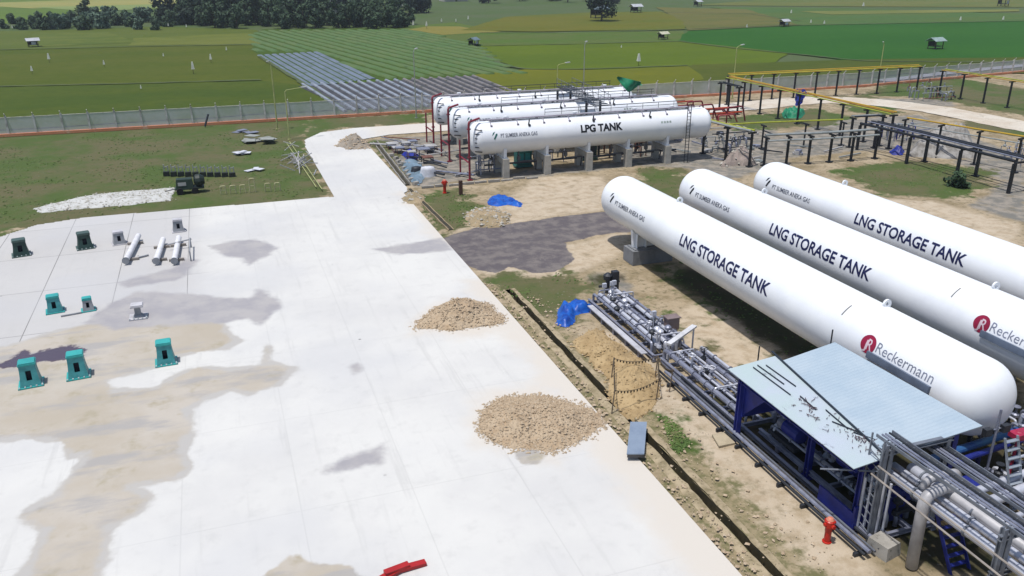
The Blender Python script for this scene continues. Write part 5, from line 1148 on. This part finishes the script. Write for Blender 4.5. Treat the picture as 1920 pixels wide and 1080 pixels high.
manifold(76, 78, 14, 21, "grey blue pipe jumble behind the near right racks", 5, 5, 2.0, [m_dsil, m_pgrey, m_bluest], group="pipe jumbles beyond the tanks")
manifold(101.5, 99.5, 16, 22, "reddish brown pipework cluster by the far right rack corner", 6, 4, 2.6, [m_dsil, m_rust, m_dark, m_pgrey], group="pipe jumbles beyond the tanks")
manifold(78.5, 62, 16, 23, "pale pipework cluster at the right edge beyond the LNG tanks", 5, 9, 1.8, [m_dsil, m_pgrey, m_pl], group="pipe jumbles beyond the tanks")
for i, (x, y, lb) in enumerate(((29.0, 79.3, "teal skid unit under the front LPG tank, between the first two piers"), (36.6, 80, "dark green unit under the front LPG tank, between the third and fourth piers"))):
    r = empty("skid_unit", (x, y, 0), lb, "skid unit"); MB().box(x-.8, y-.5, .3, x+.8, y+.5, 1.7).box(x-.9, y-.6, .1, x+.9, y+.6, .28).build("housing", M("teal_unit", C(50, 130, 124), .5) if i == 0 else m_dgreen, r)
    MB().box(x-.6, y-.52, .7, x-.1, y-.503, 1.5).box(x+.1, y-.52, .7, x+.6, y-.503, 1.5).build("door_panel", m_tealc if i == 0 else m_dark, r)
    MB().tube((x, y, 1.7), (x, y, 2.3), .12).build("exhaust", m_dark, r)
rs2 = random.Random(9)
tr_g = manifold(24.8, 79.0, 12, 31, "dark and white pipe tangle under the left end of the front LPG tank", 2.6, 3, 2.2, [m_dark, m_silv, m_dsil], group="pipe tangles under the LPG tanks")
manifold(32.4, 80.5, 12, 32, "dark pipe tangle under the middle of the front LPG tank", 4, 3, 1.6, [m_dark, m_dark, m_dsil], group="pipe tangles under the LPG tanks")
manifold(41.4, 80.5, 14, 33, "dark pipe tangle under the right part of the front LPG tank", 4.5, 3, 1.9, [m_dark, m_dark, m_rust, m_dsil], group="pipe tangles under the LPG tanks")
# kerb wall before the LPG tanks
r = empty("kerb_wall", (24, 74.2, 0), "low broken concrete kerb running from the far drain to the first LPG pier", "kerb")
for k in range(9): MB().box(17.2+k*1.3, 74.3+.12*math.sin(k*2), 0, 18.35+k*1.3, 74.55+.12*math.sin(k*2), .2+.06*math.sin(k*3)).build("kerb_stone", m_conc, r)
for k in range(9):
    x, y = 17.0+rs.uniform(-.2, .5), 76+k*1.6; tag(MB().box(x-.3, y-.2, 0, x+.3, y+.2, .28, rz=rs.uniform(0, 1), tx=.04, ty=.04).build("kerb_stone", m_conc), "loose concrete kerb block beside the far drain", "kerb block", "loose kerb blocks beside the far drain")
# ------------------------------------------------------------------ lawn items
m_bracket = M("bracket_grey", C(188, 190, 190), .6); m_crate = M("crate_dark", C(46, 54, 48), .8); m_brk2 = M("bracket_cream", C(214, 208, 160), .6)
for k in range(10):
    x = -5.4+k*.68; y = 88.0-k*.3; r = empty("pipe_bracket", (x, y, 0), "grey upright bracket over a dark block in the row on the lawn", "bracket", "grey brackets in a row on the lawn")
    MB().box(x-.22, y-.05, 0, x-.14, y+.05, 1.1).box(x+.14, y-.05, 0, x+.22, y+.05, .95).box(x-.22, y-.04, .8, x+.22, y+.04, .88).build("upright", m_bracket, r)
    MB().box(x-.3, y-.5, 0, x+.3, y-.12, .45).build("block", m_crate, r)
for k in range(6):
    x = -.3+k*.85+(.5 if k > 3 else 0); y = 78.6-.1*k; h = 1.3 if k == 3 else .75; r = empty("pipe_bracket", (x, y, 0), "tall cream bracket in the second row on the lawn" if k == 3 else "low cream U shaped bracket in the second row on the lawn", "bracket", "cream brackets in a row on the lawn")
    MB().path([(x-.25, y, 0), (x-.22, y, h), (x+.22, y, h), (x+.25, y, 0)], .05, 6).box(x-.25, y-.03, h*.45, x+.25, y+.03, h*.5).build("bracket", m_brk2, r)
r = empty("mobile_mixer", (-3.2, 80.2, 0), "dark green wheeled machine at the end of the white rubble strip", "machine")
x, y = -3.3, 80.2
MB().box(x-1.0, y-.5, .55, x+.5, y+.5, 1.35, tx=.08, ty=.08).box(x-1.1, y-.55, .42, x+1.4, y+.55, .54).build("housing", M("machine_green", C(40, 62, 50), .6), r)
MB().lathe([(.25, -.45), (.55, -.25), (.6, .1), (.35, .5)], (x+1.0, y, 1.1), 12, 'X').build("drum", M("drum_dark", C(38, 52, 44), .6), r)
for sx in (-.7, .6):
    for sy_ in (-.58, .58): MB().lathe([(.3, -.07), (.3, .07)], (x+sx, y+sy_, .3), 14, 'Y').build("wheel", M("tyre", C(28, 28, 30), .9), r)
MB().bar((x-1.1, y, .45), (x-2.0, y, .3), .06, .06).build("tow_bar", m_dark, r); MB().box(x-.8, y-.515, .8, x-.1, y-.48, 1.1).build("panel", m_pl, r)
def pile_sheets(px, n, s, lab, m):
    x, y = at(*px); r = MB(); 
    for k in range(n): a = random.uniform(0, 3); l = s*random.uniform(.5, 1.2); xx, yy_ = x+random.uniform(-s, s)*.7, y+random.uniform(-s, s)*.9; r.box(xx-l/2, yy_-l/3, .02+.07*k, xx+l/2, yy_+l/3, .06+.07*k, rz=a)
    tag(r.build("board_pile", m), lab, "boards")
pile_sheets((485, 266), 9, 1.9, "pale boards dumped on the lawn near the short lamp post", M("pale_board", C(172, 176, 170), .8)); pile_sheets((453, 286), 5, 1.2, "small white boards below the larger board pile on the lawn", m_wht)
pile_sheets((460, 243+6), 4, 1.3, "grey boards on the lawn behind the larger board pile", m_dsil); pile_sheets((477, 319), 3, .9, "white slab at the right end of the grey bracket row", m_wht)
r = empty("scaffold_pile", (7.6, 90, 0), "tangled pile of pale scaffold frames on the lawn beside the far path", "scaffold pile")
for i in range(30):
    a = random.uniform(0, 3.14); l = random.uniform(.8, 2.6); x, y = 7.6+random.gauss(0, .55), 89.5+random.gauss(0, 3.0); MB().bar((x-l/2*math.cos(a), y-l/2*math.sin(a), .1), (x+l/2*math.cos(a), y+l/2*math.sin(a), random.uniform(.2, 1.0)), .08, .06).build("frame_tube", m_pl if i % 3 else m_gw, r)
for i, (x0_, x1_) in enumerate(((7.6, 8.3), (7.2, 7.9))):
    tag(MB().tube((x0_, 99.5-i, .2), (x1_, 76.5+i, .2), .05, 6).build("long_pole", m_yel2), ("long pale yellow pole lying on the lawn along the far path, outer one", "long pale yellow pole lying on the lawn along the far path, inner one")[i], "pole", "poles lying along the far path")
# ================================================================== TREES, SHRUBS, HUTS, HOUSES
m_leafd = M("leaf_dark", C(40, 66, 48, 1.9), .8, c2=C(28, 50, 40, 1.9), scale=.25, c3=C(56, 82, 58, 1.9), scale3=.5)
m_leafm = M("leaf_mid", C(66, 94, 58, 1.9), .8, c2=C(48, 76, 50, 1.9), scale=.3, c3=C(96, 118, 84, 1.9), scale3=.6)
m_leafb = M("leaf_bluegreen", C(104, 130, 108), .8, c2=C(66, 92, 70), scale=.3, c3=C(134, 152, 130), scale3=.5)
m_bark = M("bark", C(84, 70, 56), .95)
def crown_mesh(w, h, n, leaf, seed, zb=.3, lobes=9):
    rs = np.random.RandomState(seed); L = []
    for i in range(lobes):
        a = rs.uniform(0, 6.28); rr = w*.32*math.sqrt(rs.uniform(.05, 1)); zz = h*(zb+.12+(1-zb-.25)*rs.uniform(0, 1)); L.append((rr*math.cos(a), rr*math.sin(a), zz, w*rs.uniform(.16, .28)))
    mb = MB()
    for i in range(n):
        cx, cy, cz, cr = L[rs.randint(lobes)]; d = rs.normal(size=3); d /= np.linalg.norm(d); q = cr*rs.uniform(.55, 1.08)
        p = Vector((cx+d[0]*q, cy+d[1]*q, cz+d[2]*q*.85)); nrm = Vector(d+rs.normal(size=3)*.6).normalized(); a = nrm.orthogonal().normalized(); b_ = nrm.cross(a); l = leaf*rs.uniform(.5, 1.3)
        an = rs.uniform(0, 6.28); a2 = a*math.cos(an)+b_*math.sin(an); b2 = nrm.cross(a2)
        mb.add([p-a2*l-b2*l*.5, p+a2*l-b2*l*.3, p+a2*l*.7+b2*l*.6, p-a2*l*.5+b2*l*.5], [(0, 1, 2, 3)])
    return mb, L
def tree_proto(name, w, h, n, leaf, seed, m, lab, cat, grp, zb=.3):
    r = empty(name, (0, 0, 0), lab, cat, grp); mb, L = crown_mesh(w, h, n, leaf, seed, zb)
    mb.build("crown", m, r, recalc=False)
    tk = MB().tube((0, 0, -.1), (w*.02, 0, h*.55), h*.028, 7, h*.014)
    for (x, y, z, c_) in L[:4]: tk.tube((w*.01, 0, h*(.25+.05)), (x, y, z), h*.012, 5, h*.005)
    tk.build("trunk", m_bark, r); return r
used = {}
def plant(key, x, y, s, rz, lab=None):
    spec = PR[key]
    if key not in used: o = tree_proto(*spec); used[key] = o
    else: o = copy_tree(used[key])
    o.location = (x, y, 0); o.rotation_euler.z = rz; o.scale = (s, s, s*random.uniform(.9, 1.15))
    if lab: o['label'] = lab; 
    return o
GT = "trees in the far wood"
PR = dict(a=("leafy_tree", 11, 13, 1500, .55, 1, m_leafd, "dark dense tree in the wood beyond the vegetable rows", "tree", GT, .02),
    b=("leafy_tree", 9, 12, 900, .5, 2, M("leaf_olive", C(60, 84, 54, 1.9), .8, c2=C(40, 62, 44, 1.9), scale=.3, c3=C(84, 106, 74, 1.9), scale3=.6), "dark dense tree in the wood beyond the vegetable rows", "tree", GT, .02),
    c=("leafy_tree", 8, 9, 1000, .5, 3, m_leafm, "mid green tree at the front edge of the far wood", "tree", "green trees at the wood edge", .0),
    d=("shrub", 4.5, 3.6, 500, .4, 4, m_leafb, "pale blue green shrub in the hedge row beyond the left rice field", "shrub", "shrubs in the far hedge row", .0),
    e=("shrub", 4.0, 3.2, 450, .38, 5, m_leafm, "green bush in the hedge row beyond the left rice field", "shrub", "bushes in the far hedge row", .0),
    f=("lone_tree", 13, 14, 2200, .6, 6, m_leafd, "large dark lone tree in the middle of the far rice fields", "tree", None, .12))
rs = random.Random(17)
for i in range(34):
    px_ = rs.uniform(335, 600); x, y = at(px_, rs.uniform(20, 46)); plant(rs.choice('aab'), x, y, rs.uniform(1.2, 1.6), rs.uniform(0, 6))
for i in range(20):
    px_ = 340+i*21; x, y = at(px_, rs.uniform(46, 54)); plant('c', x, y, rs.uniform(.75, 1.05), rs.uniform(0, 6))
for i in range(16):
    px_ = rs.uniform(600, 800); x, y = at(px_, rs.uniform(-5, 26)); plant(rs.choice('ab'), x, y, rs.uniform(1.0, 1.3), rs.uniform(0, 6))
for i in range(9): px_ = 655+i*14; x, y = at(px_, rs.uniform(40, 52)); plant('c', x, y, rs.uniform(.7, .95), rs.uniform(0, 6), "bright green tree before the hidden houses at the wood edge").__setitem__('group', "bright trees before the hidden houses")
for i in range(26): px_ = rs.uniform(800, 1190); x, y = at(px_, rs.uniform(-22, 8)); plant(rs.choice('ab'), x, y, rs.uniform(.7, 1.0), rs.uniform(0, 6))
for i in range(10): px_ = rs.uniform(1190, 1340); x, y = at(px_, rs.uniform(-26, -8)); plant('b', x, y, rs.uniform(.6, .9), rs.uniform(0, 6))
for i in range(40): px_ = 14+i*8.3; x, y = at(px_+rs.uniform(-4, 4), rs.uniform(38, 57)); plant('d' if 100 < px_ < 290 and rs.random() < .6 else 'e', x, y, rs.uniform(.8, 1.35), rs.uniform(0, 6))
plant('f', *at(1128, 40), .8, 1.0)
o = plant('e', *at(1795, 350), .55, 1.0, "lone dark bush on the green patch beyond the farthest LNG tank"); o['group'] = "bush by the racks" 
for i, (px_, py_) in enumerate(((163, 46), (268, 38), (306, 36))): plant('b', *at(px_, py_), (.8, .4, .4)[i], i, ("dark tall tree rising above the hedge row at the left", "thin small tree above the hedge row, left of the dark wood", "thin small tree above the hedge row, nearest the dark wood")[i]).__setitem__('group', "single trees above the hedge row")
# huts
m_tin = M("tin_roof", C(214, 216, 220), .4, c2=C(190, 192, 196)); m_wood = M("hut_wood", C(96, 84, 70), .9); m_hutdark = M("hut_floor", C(60, 58, 52), .9)
def hut(px_, s, rz, lab, m=None, cloth=False):
    x, y = at(*px_); r = empty("field_hut", (0, 0, 0), lab, "hut", "small huts in the rice fields")
    for sx in (-1, 1):
        for sy_ in (-1, 1): MB().box(sx*1.2-.07, sy_*.9-.07, 0, sx*1.2+.07, sy_*.9+.07, 1.75).build("post", m_wood, r)
    MB().prism_axis([(-1.4, 1.78), (0, 2.5), (1.4, 1.78), (1.4, 1.7), (0, 2.4), (-1.4, 1.7)], -1.8, 1.8, 'X').build("roof", m or m_tin, r)
    MB().box(-1.25, -.95, .6, 1.25, .95, .7).build("floor", m_hutdark, r)
    if cloth: MB().box(-.5, -1.1, .72, .6, -.97, 1.5).build("white_cloth", m_wht, r)
    MB().box(-1.25, .93, .72, 1.25, .97, 1.65).build("back_panel", m_hutdark, r)
    r.location = (x, y, 0); r.scale = (s, s, s); r.rotation_euler.z = rz
hut((63, 88), .85, .3, "field hut with a pale arched roof and white cloth in the left rice field", cloth=True); hut((888, 87), .85, .8, "field hut with a dark body at the edge of the vegetable rows", M("hutgrey", C(120, 140, 150), .6), cloth=True)
hut((1243, 74), .8, .2, "field hut with a cream roof right of the lone tree", M("cream_roof", C(222, 218, 190), .6)); hut((1753, 92), 1.05, .1, "field hut with a dark frame and pale roof in the bright green field", M("bluish_roof", C(168, 190, 186), .6))
hut((1470, 50), .9, .2, "small dark hut with white roof patch at the edge of the bright green field", cloth=True); hut((1192, 24), 1.3, .1, "far hut with a white roof right of the lone tree top", None); hut((1880, 12), 1.6, .4, "far dark hut with white roof at the top right", None, True)
hut((1308, 12), 1.1, .4, "far tiny hut on the brownish plot at the top"); hut((1122, 34), 1.8, .1, "blue grey roofed hut under the large lone tree", M("hutblue", C(130, 150, 160), .6))
# houses in the trees
m_wall = M("house_wall", C(214, 210, 204), .9); m_troof = M("tile_roof", C(96, 78, 76), .85, c2=C(76, 64, 66)); m_groof = M("grey_roof", C(112, 112, 130), .7, c2=C(96, 96, 116)); m_win = M("house_window", C(40, 44, 54), .3)
def house(px_, w, d, h, rz, lab, rm, px_off=0):
    x, y = at(*px_); r = empty("house", (0, 0, 0), lab, "house", "houses hidden among the far trees")
    MB().box(-w/2, -d/2, 0, w/2, d/2, h).build("wall", m_wall, r); MB().prism_axis([(-d/2-.7, h+.01), (0, h+2.6), (d/2+.7, h+.01), (d/2+.7, h-.1), (-d/2-.7, h-.1)], -w/2-.6, w/2+.6, 'X').build("roof", rm, r)
    for k in (-.3, .25): MB().box(w*k-.6, -d/2-.05, 1.1, w*k+.6, -d/2-.003, 2.3).build("window", m_win, r)
    MB().box(-.5, -d/2-.06, 0, .5, -d/2-.003, 2.2).build("door", m_wood, r)
    r.location = (x, y, 0); r.rotation_euler.z = rz
house((565, 22), 12, 8, 3.4, .2, "house with a brown tiled roof left of the bright green trees", m_troof); house((620, 24), 14, 8, 3.6, -.1, "house with a long grey roof and white gable among the far trees", m_groof)
house((768, 14), 8, 7, 4, .3, "bright white house wall showing between the dark trees", m_troof); house((850, 2), 12, 8, 3.2, .1, "pale house at the top edge behind the wood", m_groof)
house((655, 10), 12, 7, 3.6, .1, "grey roofed house highest among the far trees", m_groof)
# white flags in the fields
m_flag = M("white_flag", C(238, 240, 226), .8)
P0 = None
for (px_, py_, s) in ((93, 118, 1.3), (61, 139, 1), (196, 126, .9), (307, 109, .7), (363, 139, 1.5), (396, 118, 1.2), (425, 98, .8), (265, 170, .6), (164, 44, 1.2), (316, 52, .9), (350, 54, .9), (24, 56, .9), (1197, 124, 1.6), (828, 44, 1), (855, 44, 1), (878, 40, 1.2), (1520, 46, 1), (1545, 48, 1), (1165, 92, .6), (1483, 28, 1.2), (1618, 16, 1.6), (1800, 42, 1.2), (1880, 41, 1.2), (775, 52, 1.4), (800, 54, 1.4), (1400, 55, 1)):
    x, y = at(px_, py_)
    if P0 is None:
        P0 = r = empty("field_flag", (0, 0, 0), "small white bird scaring flag on a stick in the rice fields", "flag", "white bird scaring flags in the rice fields")
        MB().tube((0, 0, 0), (0, 0, 1.5), .03, 4).build("stick", m_wood, r); MB().box(-.2, -.2, .6, .2, .2, 1.5, tx=.12, ty=.12).build("cloth", m_flag, r)
    else: r = copy_tree(P0)
    r.location = (x, y, 0); r.scale = (s, s, s)
tag(MB().bar((-1.6, 113.3, .1), (-1.0, 113.6, 1.6), .3, .12).build("leaning_board", m_dark), "dark board leaning on the orange base of the fence", "board")
# lettering holes etc. stay inside their mesh; tidy scene labels

# thin humid air over the fields
m_haze = bpy.data.materials.new("haze_air"); m_haze.use_nodes = True; t = m_haze.node_tree; t.nodes.clear()
pv_ = t.nodes.new('ShaderNodeVolumePrincipled'); pv_.inputs['Color'].default_value = (.86, .93, 1, 1); pv_.inputs['Density'].default_value = .0002; pv_.inputs['Anisotropy'].default_value = .3
t.links.new(pv_.outputs[0], t.nodes.new('ShaderNodeOutputMaterial').inputs['Volume'])
tag(MB().box(-3600, -3600, -2, 3600, 3600, 32).build("haze", m_haze), kind='stuff')
